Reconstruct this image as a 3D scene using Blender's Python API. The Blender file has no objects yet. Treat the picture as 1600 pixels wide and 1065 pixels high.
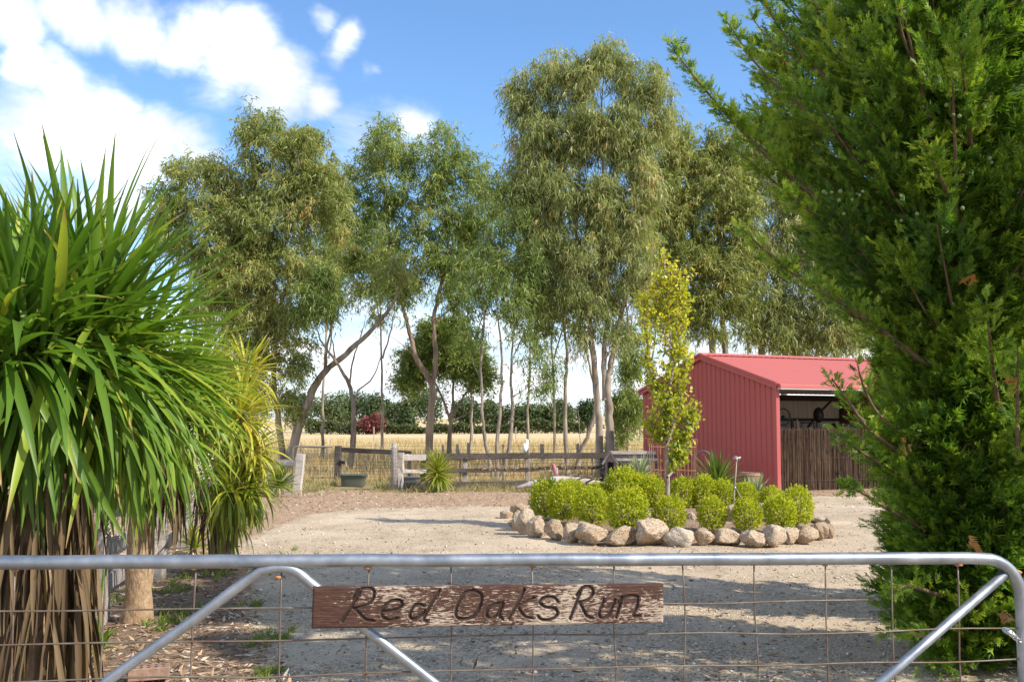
import bpy, bmesh, math, random
import numpy as np
from mathutils import Vector, Matrix, Euler, noise as mnoise

R = math.radians
PI = math.pi
rng = np.random.default_rng(11)
random.seed(5)
scene = bpy.context.scene
COL = scene.collection

# ------------------------------------------------------------------ camera
EYE = 1.6
FPX = 1556.0                       # focal length in pixels of the 1600 px wide photograph
TILT = math.atan(132.5 / FPX)
cam_d = bpy.data.cameras.new('camera')
cam_d.sensor_width = 36.0
cam_d.lens = 36.0 * FPX / 1600.0
cam_d.clip_start = 0.05
cam_d.clip_end = 3000
cam = bpy.data.objects.new('camera', cam_d)
cam.location = (0, 0, EYE)
cam.rotation_euler = (PI / 2 + TILT, 0, 0)
COL.objects.link(cam)
scene.camera = cam

# ------------------------------------------------------------------ sun and sky
SUN_EL = R(38.0)
SUN_AZ = R(115.0)                  # clockwise from +Y: from the right, a little behind the camera
sun_dir = Vector((math.sin(SUN_AZ) * math.cos(SUN_EL), math.cos(SUN_AZ) * math.cos(SUN_EL), math.sin(SUN_EL)))
sl = bpy.data.lights.new('sun', 'SUN')
sl.energy = 3.3
sl.angle = R(0.55)
sl.color = (1.0, 0.92, 0.79)
so = bpy.data.objects.new('sun', sl)
so.rotation_euler = (-sun_dir).to_track_quat('-Z', 'Y').to_euler()
so.location = (20, 5, 30)
COL.objects.link(so)

scene.view_settings.view_transform = 'Standard'
scene.view_settings.look = 'None'
scene.view_settings.exposure = 1.12
scene.view_settings.gamma = 1.0
scene.view_settings.use_curve_mapping = False
scene.cycles.max_bounces = 8
scene.cycles.diffuse_bounces = 5
scene.cycles.glossy_bounces = 2
scene.cycles.transmission_bounces = 4
scene.cycles.transparent_max_bounces = 4
scene.cycles.use_denoising = True
scene.cycles.denoising_prefilter = "NONE"
scene.cycles.use_adaptive_sampling = False
scene.cycles.adaptive_threshold = 0.015


def P(px, py, Y):
    """the point at distance Y seen at a pixel of the 1600 x 1065 photograph"""
    u, v = (px - 800) / FPX, (532.5 - py) / FPX
    c, s = math.cos(TILT), math.sin(TILT)
    d = Vector((u, c - v * s, s + v * c))
    return Vector((0, 0, EYE)) + d * (Y / d.y)


def G(px, py, z=0.0):
    """the point of the ground (height z) seen at a pixel"""
    a = P(px, py, 1.0) - Vector((0, 0, EYE))
    k = (z - EYE) / a.z
    return Vector((0, 0, EYE)) + a * k


def mpp(Y):
    return Y / FPX


# ------------------------------------------------------------------ node helper
class NB:
    def __init__(s, tree):
        s.t = tree
        tree.nodes.clear()

    def node(s, typ, ins=None, **kw):
        n = s.t.nodes.new('ShaderNode' + typ)
        for k, v in kw.items():
            setattr(n, k, v)
        for k, v in (ins or {}).items():
            s.put(n.inputs[k], v)
        return n

    def put(s, sock, v):
        if isinstance(v, bpy.types.NodeSocket):
            s.t.links.new(v, sock)
        elif isinstance(v, (tuple, list)) and sock.type == 'RGBA' and len(v) == 3:
            sock.default_value = (*v, 1)
        else:
            sock.default_value = v

    def noise(s, scale, detail=4, rough=.55, vec=None, dist=0.0):
        i = {'Scale': scale, 'Detail': detail, 'Roughness': rough, 'Distortion': dist}
        if vec is not None:
            i['Vector'] = vec
        return s.node('TexNoise', i).outputs[0]

    def voro(s, scale, vec=None, feature='F1', out='Distance', rand=1.0):
        i = {'Scale': scale, 'Randomness': rand}
        if vec is not None:
            i['Vector'] = vec
        return s.node('TexVoronoi', i, feature=feature).outputs[out]

    def ramp(s, fac, stops, interp='LINEAR'):
        n = s.node('ValToRGB', {'Fac': fac})
        e = n.color_ramp
        e.interpolation = interp
        while len(e.elements) < len(stops):
            e.elements.new(.5)
        for el, (p, c) in zip(e.elements, stops):
            el.position = p
            el.color = (*c, 1) if isinstance(c, (tuple, list)) else (c, c, c, 1)
        return n.outputs[0]

    def mix(s, fac, a, b, blend='MIX'):
        n = s.node('Mix', data_type='RGBA', blend_type=blend)
        s.put(n.inputs[0], fac)
        s.put(n.inputs[6], a)
        s.put(n.inputs[7], b)
        return n.outputs[2]

    def math(s, op, a, b=0.0, c=0.0, clamp=False):
        n = s.node('Math', operation=op, use_clamp=clamp)
        s.put(n.inputs[0], a)
        s.put(n.inputs[1], b)
        s.put(n.inputs[2], c)
        return n.outputs[0]

    def vmath(s, op, a, b=None, out=0):
        n = s.node('VectorMath', operation=op)
        s.put(n.inputs[0], a)
        if b is not None:
            if op == 'SCALE':
                s.put(n.inputs['Scale'], b)
            else:
                s.put(n.inputs[1], b)
        return n.outputs[out]

    def maprange(s, v, a, b, c=0., d=1., smooth=False):
        n = s.node('MapRange', {'Value': v, 'From Min': a, 'From Max': b, 'To Min': c, 'To Max': d},
                   interpolation_type='SMOOTHSTEP' if smooth else 'LINEAR')
        return n.outputs[0]

    def scalevec(s, vec, sc, rot=(0, 0, 0)):
        return s.node('Mapping', {'Vector': vec, 'Scale': sc, 'Rotation': rot}).outputs[0]

    def obj(s):
        return s.node('TexCoord').outputs['Object']

    def pos(s):
        return s.node('NewGeometry').outputs['Position']

    def attr(s, name):
        return s.node('Attribute', attribute_name=name).outputs['Fac']

    def rnd(s):
        return s.node('ObjectInfo').outputs['Random']

    def bump(s, h, strength=.5, dist=.01):
        return s.node('Bump', {'Height': h, 'Strength': strength, 'Distance': dist}).outputs[0]


def newmat(name):
    m = bpy.data.materials.new(name)
    m.use_nodes = True
    b = NB(m.node_tree)
    out = b.node('OutputMaterial')
    return m, b, out


def finish(b, out, color, rough=.8, metal=0., normal=None, spec=.5):
    p = b.node('BsdfPrincipled', {'Base Color': color, 'Roughness': rough, 'Metallic': metal, 'Specular IOR Level': spec})
    if normal is not None:
        b.put(p.inputs['Normal'], normal)
    b.t.links.new(p.outputs[0], out.inputs[0])
    return p


def leaf_mat(name, stops, trans=.32, rough=.5, attr='var', tips=None, tmul=(1.25, 1.3, .7), spec=.4):
    """stops over a per-leaf variation value; tips = (position, colour) recolours the leaf's own end"""
    m, b, out = newmat(name)
    v = b.attr(attr) if attr != 'random' else b.rnd()
    c = b.ramp(v, stops)
    if tips:
        t = b.attr('along')
        w = b.math('ADD', t, b.math('MULTIPLY', b.math('SUBTRACT', b.rnd(), .5), .25))
        w = b.maprange(w, tips[0], tips[0] + .1)
        c = b.mix(w, c, tips[1])
        o = b.obj()
        ve = b.noise(4, 3, .6, b.scalevec(o, (1.2, 90, 90)))
        c = b.mix(b.maprange(ve, .35, .65, .0, .38), c, b.mix(1.0, c, (.62, .66, .6), 'MULTIPLY'))
        sp = b.noise(9, 4, .7, b.scalevec(b.pos(), (1, 1, .6)))
        c = b.mix(b.maprange(sp, .66, .72, 0, .7), c, tips[1])
    p = b.node('BsdfPrincipled', {'Base Color': c, 'Roughness': rough, 'Specular IOR Level': spec})
    tr = b.node('BsdfTranslucent', {'Color': b.mix(1.0, c, tmul, 'MULTIPLY')})
    mx = b.node('MixShader', {0: trans, 1: p.outputs[0], 2: tr.outputs[0]})
    b.t.links.new(mx.outputs[0], out.inputs[0])
    return m


# ------------------------------------------------------------------ world: physical sky with scattered cumulus
world = bpy.data.worlds.new('World')
scene.world = world
world.use_nodes = True
w = NB(world.node_tree)
wout = w.node('OutputWorld')
sky = w.node('TexSky', sky_type='NISHITA', sun_disc=False, sun_elevation=SUN_EL, sun_rotation=SUN_AZ,
             altitude=200, air_density=1.0, dust_density=0.3, ozone_density=3.0)
tc = w.node('TexCoord').outputs['Generated']
dirn = w.vmath('NORMALIZE', tc)
sep = w.node('SeparateXYZ', {0: dirn})
dz = sep.outputs[2]
# cloud layer: directions projected to a flat layer overhead
den = w.math('ADD', w.math('MAXIMUM', dz, 0.0), 0.22)
flat = w.node('CombineXYZ', {0: w.math('DIVIDE', sep.outputs[0], den), 1: w.math('DIVIDE', sep.outputs[1], den), 2: 0.0}).outputs[0]
n1 = w.noise(3.4, 9, .62, flat, .5)
wn = w.node('TexNoise', {'Vector': dirn, 'Scale': 5.5, 'Detail': 5.0, 'Roughness': .6}).outputs[1]
warp = w.vmath('ADD', dirn, w.vmath('SCALE', w.vmath('SUBTRACT', wn, (.5, .5, .5)), .11))
n2 = w.noise(0.55, 3, .5, w.vmath('ADD', flat, (3.7, 1.2, 0.0)))
bias = w.maprange(n2, .33, .66, -.30, .52)


def cloud_dir(px, py):
    return tuple((P(px, py, 1.0) - Vector((0, 0, EYE))).normalized())


blob = None
for px, py, rad, amp in ((20, 30, 90, .8), (110, 22, 85, .85), (200, 30, 85, .95), (290, 50, 95, 1.0), (370, 85, 105, 1.0), (430, 125, 90, .95), (500, 150, 60, .8), (330, 10, 50, .6),
                         (20, 115, 62, .9), (85, 150, 75, .95), (160, 190, 80, 1.), (230, 225, 85, .95), (290, 235, 70, .85), (50, 230, 130, .8), (170, 280, 130, .85), (320, 270, 60, .7),
                         (540, 62, 46, .66), (500, 25, 34, .45), (592, 118, 32, .6), (610, 165, 36, .4), (645, 190, 60, .6), (1140, 45, 40, .25), (740, 10, 50, .25), (560, 240, 120, .5)):
    d = w.vmath('DISTANCE', warp, cloud_dir(px, py), out=1)
    k = w.maprange(d, 0.0, rad / FPX * 1.22, amp, 0.0, True)
    blob = k if blob is None else w.math('MAXIMUM', blob, k)
# the sky seen in the frame is bluer than the rest; everywhere else unseen cloud is added as neutral fill light
fr = w.maprange(w.vmath('DISTANCE', dirn, cloud_dir(800, 250), out=1), .55, .9, 0.0, 1.0, True)
cover = w.math('ADD', blob, w.math('MULTIPLY', w.math('ADD', bias, .44), fr))
low = w.maprange(dz, .02, .27, .80, 0.0, True)       # bright bank of far cloud low down, all round
cover = w.math('MAXIMUM', cover, low)
dens = w.math('ADD', w.math('MULTIPLY', cover, 1.0), w.math('MULTIPLY', w.math('SUBTRACT', n1, .5), 1.35))
mask = w.maprange(dens, .20, .98, 0., 1., True)
shade = w.ramp(w.noise(2.1, 5, .55, w.vmath('ADD', flat, (9., 4., 0.))), [(.26, (.30, .325, .375)), (.5, (.47, .48, .51)), (.74, (.95, .935, .92))])
bg1 = w.node('Background', {'Color': w.mix(1.0, sky.outputs[0], (.80, .96, 1.08), 'MULTIPLY'), 'Strength': .105})
bg2 = w.node('Background', {'Color': shade, 'Strength': 1.15})
wm = w.node('MixShader', {0: mask, 1: bg1.outputs[0], 2: bg2.outputs[0]})
w.t.links.new(wm.outputs[0], wout.inputs[0])


# ------------------------------------------------------------------ mesh helpers
def worig(o):
    v = Vector((0, 0, 0))
    while o is not None:
        v = v + Vector(o.location)
        o = o.parent
    return v


def tag(o, label=None, cat=None, group=None, kind=None):
    if label:
        o['label'] = label
    if cat:
        o['category'] = cat
    if group:
        o['group'] = group
    if kind:
        o['kind'] = kind
    return o


def thing(name, label, cat, loc=(0, 0, 0), group=None):
    o = bpy.data.objects.new(name, None)
    o.empty_display_size = .1
    o.location = loc
    COL.objects.link(o)
    return tag(o, label, cat, group)


def link(name, me, parent=None, loc=None):
    o = bpy.data.objects.new(name, me)
    COL.objects.link(o)
    if parent is not None:
        o.parent = parent
    if loc is not None:
        o.location = Vector(loc) - (worig(parent) if parent else Vector((0, 0, 0)))
    return o


def np_mesh(name, V, F, mat, attrs=None, smooth=False):
    V = np.ascontiguousarray(V, dtype=np.float32)
    F = np.ascontiguousarray(F, dtype=np.int32)
    me = bpy.data.meshes.new(name)
    n, (m, k) = len(V), F.shape
    me.vertices.add(n)
    me.vertices.foreach_set('co', V.ravel())
    me.loops.add(m * k)
    me.loops.foreach_set('vertex_index', F.ravel())
    me.polygons.add(m)
    me.polygons.foreach_set('loop_start', np.arange(0, m * k, k, dtype=np.int32))
    if smooth:
        me.polygons.foreach_set('use_smooth', np.ones(m, dtype=bool))
    for a, val in (attrs or {}).items():
        at = me.attributes.new(a, 'FLOAT', 'POINT')
        at.data.foreach_set('value', np.ascontiguousarray(val, dtype=np.float32))
    me.update(calc_edges=True)
    me.validate()
    me.materials.append(mat)
    return me


def np_obj(name, V, F, mat, parent=None, attrs=None, smooth=False):
    base = np.array(worig(parent)) if parent else np.zeros(3)
    return link(name, np_mesh(name, np.asarray(V) - base, F, mat, attrs, smooth), parent)


def norm(a):
    return a / np.maximum(np.linalg.norm(a, axis=-1, keepdims=True), 1e-9)


def frames(pts):
    """tangent, side, up along a polyline"""
    pts = np.asarray(pts, float)
    t = norm(np.gradient(pts, axis=0))
    ref = np.array([0, 0, 1.]) if abs(t[0][2]) < .9 else np.array([1., 0, 0])
    s = np.cross(t[0], ref)
    s /= np.linalg.norm(s)
    S = []
    for k in range(len(pts)):
        s = s - t[k] * np.dot(s, t[k])
        s /= max(np.linalg.norm(s), 1e-9)
        S.append(s)
    S = np.array(S)
    return t, S, np.cross(S, t)


def smooth_path(pts, per=5):
    """Catmull-Rom"""
    p = np.asarray(pts, float)
    if len(p) < 3:
        return np.array([p[0] + (p[-1] - p[0]) * k / per for k in range(per + 1)])
    q = np.vstack([2 * p[0] - p[1], p, 2 * p[-1] - p[-2]])
    out = []
    for i in range(1, len(q) - 2):
        a, b_, c, d = q[i - 1], q[i], q[i + 1], q[i + 2]
        for k in range(per):
            t = k / per
            out.append(.5 * ((2 * b_) + (-a + c) * t + (2 * a - 5 * b_ + 4 * c - d) * t * t + (-a + 3 * b_ - 3 * c + d) * t ** 3))
    out.append(p[-1])
    return np.array(out)


def tube_np(pts, rad, sides=6, wob=0.0):
    pts = np.asarray(pts, float)
    n = len(pts)
    rad = np.broadcast_to(np.asarray(rad, float), (n,))
    t, S, U = frames(pts)
    a = np.arange(sides) * 2 * PI / sides
    rr = rad[:, None] * np.ones(sides)
    if wob:
        rr = rr * (1 + wob * rng.normal(size=(n, sides)))
    V = pts[:, None, :] + rr[..., None] * (np.cos(a)[None, :, None] * S[:, None, :] + np.sin(a)[None, :, None] * U[:, None, :])
    i = np.arange(n - 1)[:, None] * sides
    j = np.arange(sides)[None, :]
    j2 = (j + 1) % sides
    F = np.stack([i + j, i + j2, i + sides + j2, i + sides + j], -1).reshape(-1, 4)
    return V.reshape(-1, 3), F


class MB:
    def __init__(s):
        s.v, s.f, s.sm = [], [], []

    def add(s, V, F, sm=False):
        o = len(s.v)
        s.v += [tuple(map(float, p)) for p in V]
        s.f += [tuple(int(k) + o for k in f) for f in F]
        s.sm += [sm] * len(F)
        return s

    def tube(s, pts, rad, sides=8, caps=True, wob=0.0):
        V, F = tube_np(pts, rad, sides, wob)
        F = [tuple(f) for f in F]
        s.add(V, F, True)
        if caps:
            o = len(s.v) - len(V)
            s.f.append(tuple(o + k for k in range(sides - 1, -1, -1)))
            s.f.append(tuple(o + len(V) - sides + k for k in range(sides)))
            s.sm += [False, False]
        return s

    def box(s, c, size, rz=0.0, M=None, jit=0.0, cham=0.0):
        c = Vector(c)
        hx, hy, hz = (q / 2 for q in size)
        M = M or Matrix.Rotation(rz, 3, 'Z')
        bm = bmesh.new()
        bmesh.ops.create_cube(bm, size=1.0)
        for v in bm.verts:
            v.co = Vector((v.co.x * 2 * hx, v.co.y * 2 * hy, v.co.z * 2 * hz))
        if cham:
            bmesh.ops.bevel(bm, geom=list(bm.edges), offset=cham, segments=1, affect='EDGES', profile=.5)
        bm.verts.index_update()
        V = [c + M @ (v.co + Vector((random.gauss(0, jit), random.gauss(0, jit), random.gauss(0, jit)))) for v in bm.verts]
        F = [[v.index for v in f.verts] for f in bm.faces]
        bm.free()
        return s.add(V, F)

    def beam(s, a, b, w_, h, jit=0.0, segs=4, up=(0, 0, 1), cham=True):
        """a timber from a to b, w_ across, h high, with worn uneven edges"""
        a, b = np.array(a, float), np.array(b, float)
        t = b - a
        L = np.linalg.norm(t)
        t /= L
        up = np.array(up, float)
        side = np.cross(t, up)
        side /= np.linalg.norm(side)
        u = np.cross(side, t)
        c = min(w_, h) * (.12 if cham else .02)
        prof = [(-w_ / 2 + c, -h / 2), (w_ / 2 - c, -h / 2), (w_ / 2, -h / 2 + c), (w_ / 2, h / 2 - c), (w_ / 2 - c, h / 2), (-w_ / 2 + c, h / 2), (-w_ / 2, h / 2 - c), (-w_ / 2, -h / 2 + c)]
        V, F = [], []
        for k in range(segs + 1):
            p = a + t * L * k / segs
            for x, y in prof:
                V.append(p + side * (x + random.gauss(0, jit)) + u * (y + random.gauss(0, jit)))
        for k in range(segs):
            for j in range(8):
                F.append((k * 8 + j, k * 8 + (j + 1) % 8, k * 8 + 8 + (j + 1) % 8, k * 8 + 8 + j))
        F.append(tuple(range(7, -1, -1)))
        F.append(tuple(segs * 8 + j for j in range(8)))
        return s.add(V, F)

    def lathe(s, prof, c, sides=20, axis=None):
        """prof = (radius, height) pairs turned about z at c"""
        c = np.array(c, float)
        M = np.eye(3) if axis is None else np.array(Vector((0, 0, 1)).rotation_difference(Vector(axis)).to_matrix())
        V, F = [], []
        for r, h in prof:
            for k in range(sides):
                a = 2 * PI * k / sides
                V.append(c + M @ np.array([r * math.cos(a), r * math.sin(a), h]))
        for i in range(len(prof) - 1):
            for k in range(sides):
                F.append((i * sides + k, i * sides + (k + 1) % sides, (i + 1) * sides + (k + 1) % sides, (i + 1) * sides + k))
        return s.add(V, F, True)

    def ball(s, c, r, sub=2, M=None):
        bm = bmesh.new()
        bmesh.ops.create_icosphere(bm, subdivisions=sub, radius=1)
        bm.verts.index_update()
        r = (r, r, r) if isinstance(r, (int, float)) else r
        M = M or Matrix.Identity(3)
        V = [Vector(c) + M @ Vector((v.co.x * r[0], v.co.y * r[1], v.co.z * r[2])) for v in bm.verts]
        F = [[v.index for v in f.verts] for f in bm.faces]
        bm.free()
        return s.add(V, F, True)

    def mesh(s, name, mat, base=(0, 0, 0)):
        b = Vector(base)
        me = bpy.data.meshes.new(name)
        me.from_pydata([(p[0] - b.x, p[1] - b.y, p[2] - b.z) for p in s.v], [], s.f)
        me.polygons.foreach_set('use_smooth', s.sm)
        me.update()
        me.materials.append(mat)
        return me

    def build(s, name, mat, parent=None):
        return link(name, s.mesh(name, mat, worig(parent) if parent else (0, 0, 0)), parent)


def leaf_quads(pos, d, nrm, L, W, var, mid=.45):
    """diamond leaves: base, two flanks, tip"""
    N = len(pos)
    d = norm(d)
    side = norm(np.cross(d, nrm))
    nn = np.cross(side, d)
    L = np.asarray(L).reshape(-1, 1)
    W = np.asarray(W).reshape(-1, 1)
    m = pos + d * L * mid - nn * W * .25
    V = np.stack([pos, m + side * W / 2, pos + d * L, m - side * W / 2], 1).reshape(-1, 3)
    F = (np.arange(N)[:, None] * 4 + np.arange(4)[None, :])
    return V, F, np.repeat(var, 4)


def leaf_tris(pos, d, nrm, L, W, var):
    """narrow three-cornered leaves for crowns far off"""
    N = len(pos)
    d = norm(d)
    side = norm(np.cross(d, nrm)) * np.asarray(W).reshape(-1, 1) / 2
    V = np.stack([pos - side, pos + side, pos + d * np.asarray(L).reshape(-1, 1)], 1).reshape(-1, 3)
    return V, np.arange(3 * N).reshape(-1, 3), np.repeat(var, 3)


def rdir(n):
    return norm(rng.normal(size=(n, 3)))


def cat_mesh(parts):
    """join (V,F,...) tuples; extra items are per-vertex arrays"""
    V, F, X, o = [], [], [], 0
    for p in parts:
        V.append(p[0])
        F.append(np.asarray(p[1]) + o)
        if len(p) > 2:
            X.append(p[2])
        o += len(p[0])
    return np.concatenate(V), np.concatenate(F), (np.concatenate(X) if X else None)
# ------------------------------------------------------------------ materials
def bark_mat(name, c1, c2, c3, scale=9, streak=.18, rough=.9):
    m, b, out = newmat(name)
    o = b.scalevec(b.pos(), (1, 1, streak))
    n = b.noise(scale, 6, .62, o, .3)
    big = b.noise(1.3, 3, .5, b.pos())
    c = b.ramp(n, [(.3, c1), (.52, c2), (.7, c3)])
    c = b.mix(b.maprange(big, .42, .62, 0, .55), c, c3)
    finish(b, out, c, rough, normal=b.bump(n, .7, .02), spec=.2)
    return m


M_bark_pale = bark_mat('bark_pale', (.07, .05, .038), (.21, .16, .122), (.41, .345, .275), 8, .12)
M_bark_red = bark_mat('bark_red', (.08, .055, .042), (.22, .155, .115), (.38, .30, .235), 9, .12)
M_bark_grey = bark_mat('bark_grey', (0.105, 0.084, 0.070), (0.252, 0.210, 0.168), (0.406, 0.350, 0.280), 12, .2)
M_bark_dark = bark_mat('bark_dark', (0.070, 0.053, 0.042), (0.168, 0.133, 0.105), (0.280, 0.231, 0.182), 14, .2)
M_bark_cypress = bark_mat('bark_cypress', (.07, .042, .03), (.17, .10, .07), (.25, .17, .12), 22, .1)
M_bark_sapling = bark_mat('bark_sapling', (.17, .125, .09), (.31, .25, .2), (.42, .36, .3), 30, .3)
M_bark_palm = bark_mat('bark_cordyline', (.13, .085, .05), (.30, .20, .12), (.42, .31, .2), 34, .6)
M_log = bark_mat('driftwood', (.2, .17, .15), (.34, .30, .27), (.46, .42, .39), 10, .6)


def wood_mat(name, c1, c2, c3, axis=(2, 14, 14)):
    m, b, out = newmat(name)
    o = b.obj()
    g = b.noise(3, 6, .65, b.scalevec(o, axis), .4)
    big = b.noise(.9, 3, .5, b.pos())
    c = b.ramp(g, [(.3, c1), (.5, c2), (.72, c3)])
    c = b.mix(b.maprange(big, .4, .65, 0, .5), c, c1)
    finish(b, out, c, .88, normal=b.bump(g, .5, .01), spec=.2)
    return m


M_wood_grey = wood_mat('timber_grey', (.2, .17, .15), (.36, .32, .29), (.5, .46, .43))
M_wood_dark = wood_mat('timber_dark', (.035, .029, .025), (.078, .065, .057), (.16, .138, .122))
M_wood_kennel = wood_mat('timber_kennel', (.15, .105, .09), (.27, .2, .175), (.4, .32, .29))
M_wood_pale = wood_mat('timber_pale', (.3, .26, .23), (.48, .43, .39), (.6, .56, .52))

# leaves
M_gum1 = leaf_mat('gum_leaf_olive', [(0, (0.126, 0.167, 0.044)), (.45, (0.253, 0.293, 0.083)), (.8, (0.402, 0.420, 0.146)), (.94, (0.535, 0.507, 0.194)), (1, (0.535, 0.301, 0.125))], .42, .45)
M_gum2 = leaf_mat('gum_leaf_green', [(0, (0.111, 0.158, 0.041)), (.5, (0.215, 0.285, 0.072)), (.85, (0.349, 0.404, 0.119)), (1, (0.446, 0.380, 0.139))], .42, .45)
M_gum3 = leaf_mat('gum_leaf_silver', [(0, (0.146, 0.185, 0.062)), (.5, (0.285, 0.321, 0.118)), (.85, (0.436, 0.457, 0.197)), (.95, (0.555, 0.542, 0.246)), (1, (0.529, 0.314, 0.148))], .42, .45)
M_gum4 = leaf_mat('gum_leaf_dark', [(0, (0.086, 0.134, 0.036)), (.5, (0.173, 0.240, 0.060)), (.9, (0.294, 0.355, 0.096)), (1, (0.449, 0.403, 0.132))], .40, .45)
M_cyp = leaf_mat('cypress_spray', [(0, (0.031, 0.083, 0.015)), (.36, (0.084, 0.180, 0.023)), (.66, (0.217, 0.342, 0.033)), (1, (0.414, 0.513, 0.057))], .36, .5)
M_cypdead = leaf_mat('cypress_dead', [(0, (.36, .16, .05)), (1, (.52, .27, .1))], .25, .7)
M_box = leaf_mat('golden_box_leaf', [(0, (0.190, 0.242, 0.016)), (.5, (0.436, 0.482, 0.025)), (.85, (0.706, 0.670, 0.036)), (.97, (0.757, 0.564, 0.045)), (1, (0.757, 0.402, 0.045))], .42, .5)
M_sap = leaf_mat('sapling_leaf', [(0, (0.212, 0.293, 0.022)), (.45, (0.446, 0.479, 0.031)), (.85, (0.664, 0.572, 0.033)), (1, (0.664, 0.439, 0.044))], .36, .5)
M_far = leaf_mat('far_leaf', [(0, (.03, .052, .018)), (.5, (.06, .095, .03)), (1, (.11, .15, .05))], .2, .6)
M_farpale = leaf_mat('far_leaf_pale', [(0, (.055, .08, .03)), (.5, (.10, .135, .05)), (1, (.17, .2, .08))], .2, .6)  # paler leaf colour, used on whole trees
M_farred = leaf_mat('far_leaf_red', [(0, (.09, .022, .025)), (.6, (.19, .05, .05)), (1, (.27, .12, .10))], .2, .6)
M_hedge = leaf_mat('hedge_leaf', [(0, (.045, .06, .022)), (.6, (.09, .115, .038)), (1, (.16, .17, .06))], .2, .6)
M_palm = leaf_mat('cordyline_leaf', [(0, (0.090, 0.184, 0.020)), (.5, (0.188, 0.307, 0.035)), (.85, (0.321, 0.416, 0.050)), (1, (0.515, 0.490, 0.063))], .38, .44, 'random', (.92, (.40, .27, .10)), spec=.4)
M_palm2 = leaf_mat('cordyline_leaf_yellow', [(0, (0.172, 0.253, 0.028)), (.5, (0.345, 0.391, 0.044)), (.85, (0.529, 0.483, 0.055)), (1, (0.632, 0.437, 0.066))], .36, .38, 'random', (.93, (.38, .24, .1)))
M_palmdead = leaf_mat('dead_strap_leaf', [(0, (0.058, 0.034, 0.016)), (.5, (0.125, 0.080, 0.039)), (1, (0.201, 0.145, 0.079))], .2, .75, 'random')
M_yucca = leaf_mat('yucca_leaf', [(0, (.075, .14, .022)), (.6, (.16, .24, .035)), (1, (.28, .32, .05))], .3, .4, 'random', (.95, (.34, .24, .09)))
M_yuccay = leaf_mat('yucca_leaf_bright', [(0, (.16, .24, .03)), (.6, (.32, .38, .045)), (1, (.48, .42, .06))], .34, .4, 'random', (.95, (.36, .26, .1)))
M_agave = leaf_mat('agave_leaf', [(0, (.2, .26, .13)), (.6, (.33, .38, .2)), (1, (.46, .48, .28))], .25, .45, 'random', (.95, (.4, .32, .16)))
M_straw = leaf_mat('straw', [(0, (0.285, 0.195, 0.085)), (.5, (0.475, 0.353, 0.180)), (1, (0.627, 0.512, 0.304))], .3, .7)
M_short = leaf_mat('dry_grass', [(0, (.16, .15, .05)), (.5, (.3, .26, .11)), (1, (.48, .39, .2))], .25, .7)
M_weed = leaf_mat('weed', [(0, (.1, .17, .03)), (.6, (.2, .27, .05)), (1, (.36, .36, .1))], .3, .6)
M_litter = leaf_mat('leaf_litter', [(0, (.12, .07, .04)), (.35, (.28, .18, .11)), (.7, (.46, .33, .22)), (1, (.68, .57, .45))], .1, .75)
M_flower = leaf_mat('dry_flower', [(0, (.4, .36, .26)), (1, (.62, .58, .46))], .2, .8)

# stone
m, b, out = newmat('gravel_stone')
finish(b, out, b.ramp(b.attr('var'), [(0, (.15, .125, .105)), (.4, (.33, .28, .24)), (.75, (.50, .44, .38)), (1, (.72, .67, .6))]), .85, spec=.25)
M_stone = m
m, b, out = newmat('volcanic_rock')
o = b.obj()
n = b.noise(7, 8, .65, o, .2)
n2_ = b.noise(2.0, 3, .5, b.vmath('ADD', o, b.node('CombineXYZ', {0: b.rnd(), 1: b.rnd(), 2: 0.}).outputs[0]))
pit = b.voro(26, o)
c = b.ramp(n, [(.3, (.20, .13, .08)), (.45, (.47, .355, .245)), (.62, (.69, .59, .455))])
c = b.mix(b.maprange(n2_, .45, .66, 0, .75), c, (.52, .36, .24))
c = b.mix(b.maprange(b.rnd(), .55, 1, 0, .6), c, (.62, .55, .47))
c = b.mix(b.maprange(b.rnd(), .0, .3, .5, 0), c, b.mix(n, (.2, .125, .08), (.46, .29, .17)))
c = b.mix(b.maprange(pit, .0, .22, .6, 0), c, (.2, .13, .09))
finish(b, out, c, .93, normal=b.bump(b.math('ADD', n, b.math('MULTIPLY', b.maprange(pit, 0, .4), .6)), 1.0, .03), spec=.15)
M_rock = m

# ground
m, b, out = newmat('yard_ground')
p = b.pos()
f1 = b.noise(70, 4, .7, p)
f2 = b.noise(16, 5, .6, p)
f3 = b.noise(1.1, 4, .6, p, .4)
vst = b.voro(62, p, out='Color')
vs = b.node('SeparateColor', {0: vst}).outputs[0]
vd = b.voro(62, p)
grav = b.ramp(b.math('ADD', b.math('MULTIPLY', vs, .55), b.math('MULTIPLY', f1, .45)), [(.2, (.145, .106, .072)), (.42, (.36, .28, .194)), (.62, (.50, .398, .28)), (.85, (.68, .565, .425))])
sand = b.mix(f2, (.40, .295, .20), (.64, .53, .40))
grav = b.mix(b.maprange(f3, .40, .60, 0, .62), grav, sand)
rut = b.noise(2.2, 4, .6, b.scalevec(p, (1.0, .28, 1), (0, 0, .25)), .6)
grav = b.mix(b.maprange(rut, .54, .66, 0, .4), grav, (.30, .235, .17))
fines = b.noise(.55, 3, .6, p, .6)
grav = b.mix(b.maprange(fines, .5, .62, 0, .45), grav, (.62, .51, .375))
lit = b.ramp(b.math('ADD', b.math('MULTIPLY', f1, .5), b.math('MULTIPLY', f2, .5)), [(.32, (.13, .075, .045)), (.45, (.29, .19, .12)), (.56, (.42, .30, .20)), (.68, (.62, .51, .39))])
mulch = b.ramp(b.math('ADD', b.math('MULTIPLY', f1, .6), b.math('MULTIPLY', f2, .4)), [(.34, (.08, .053, .038)), (.52, (.215, .148, .104)), (.7, (.42, .315, .23))])
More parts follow.
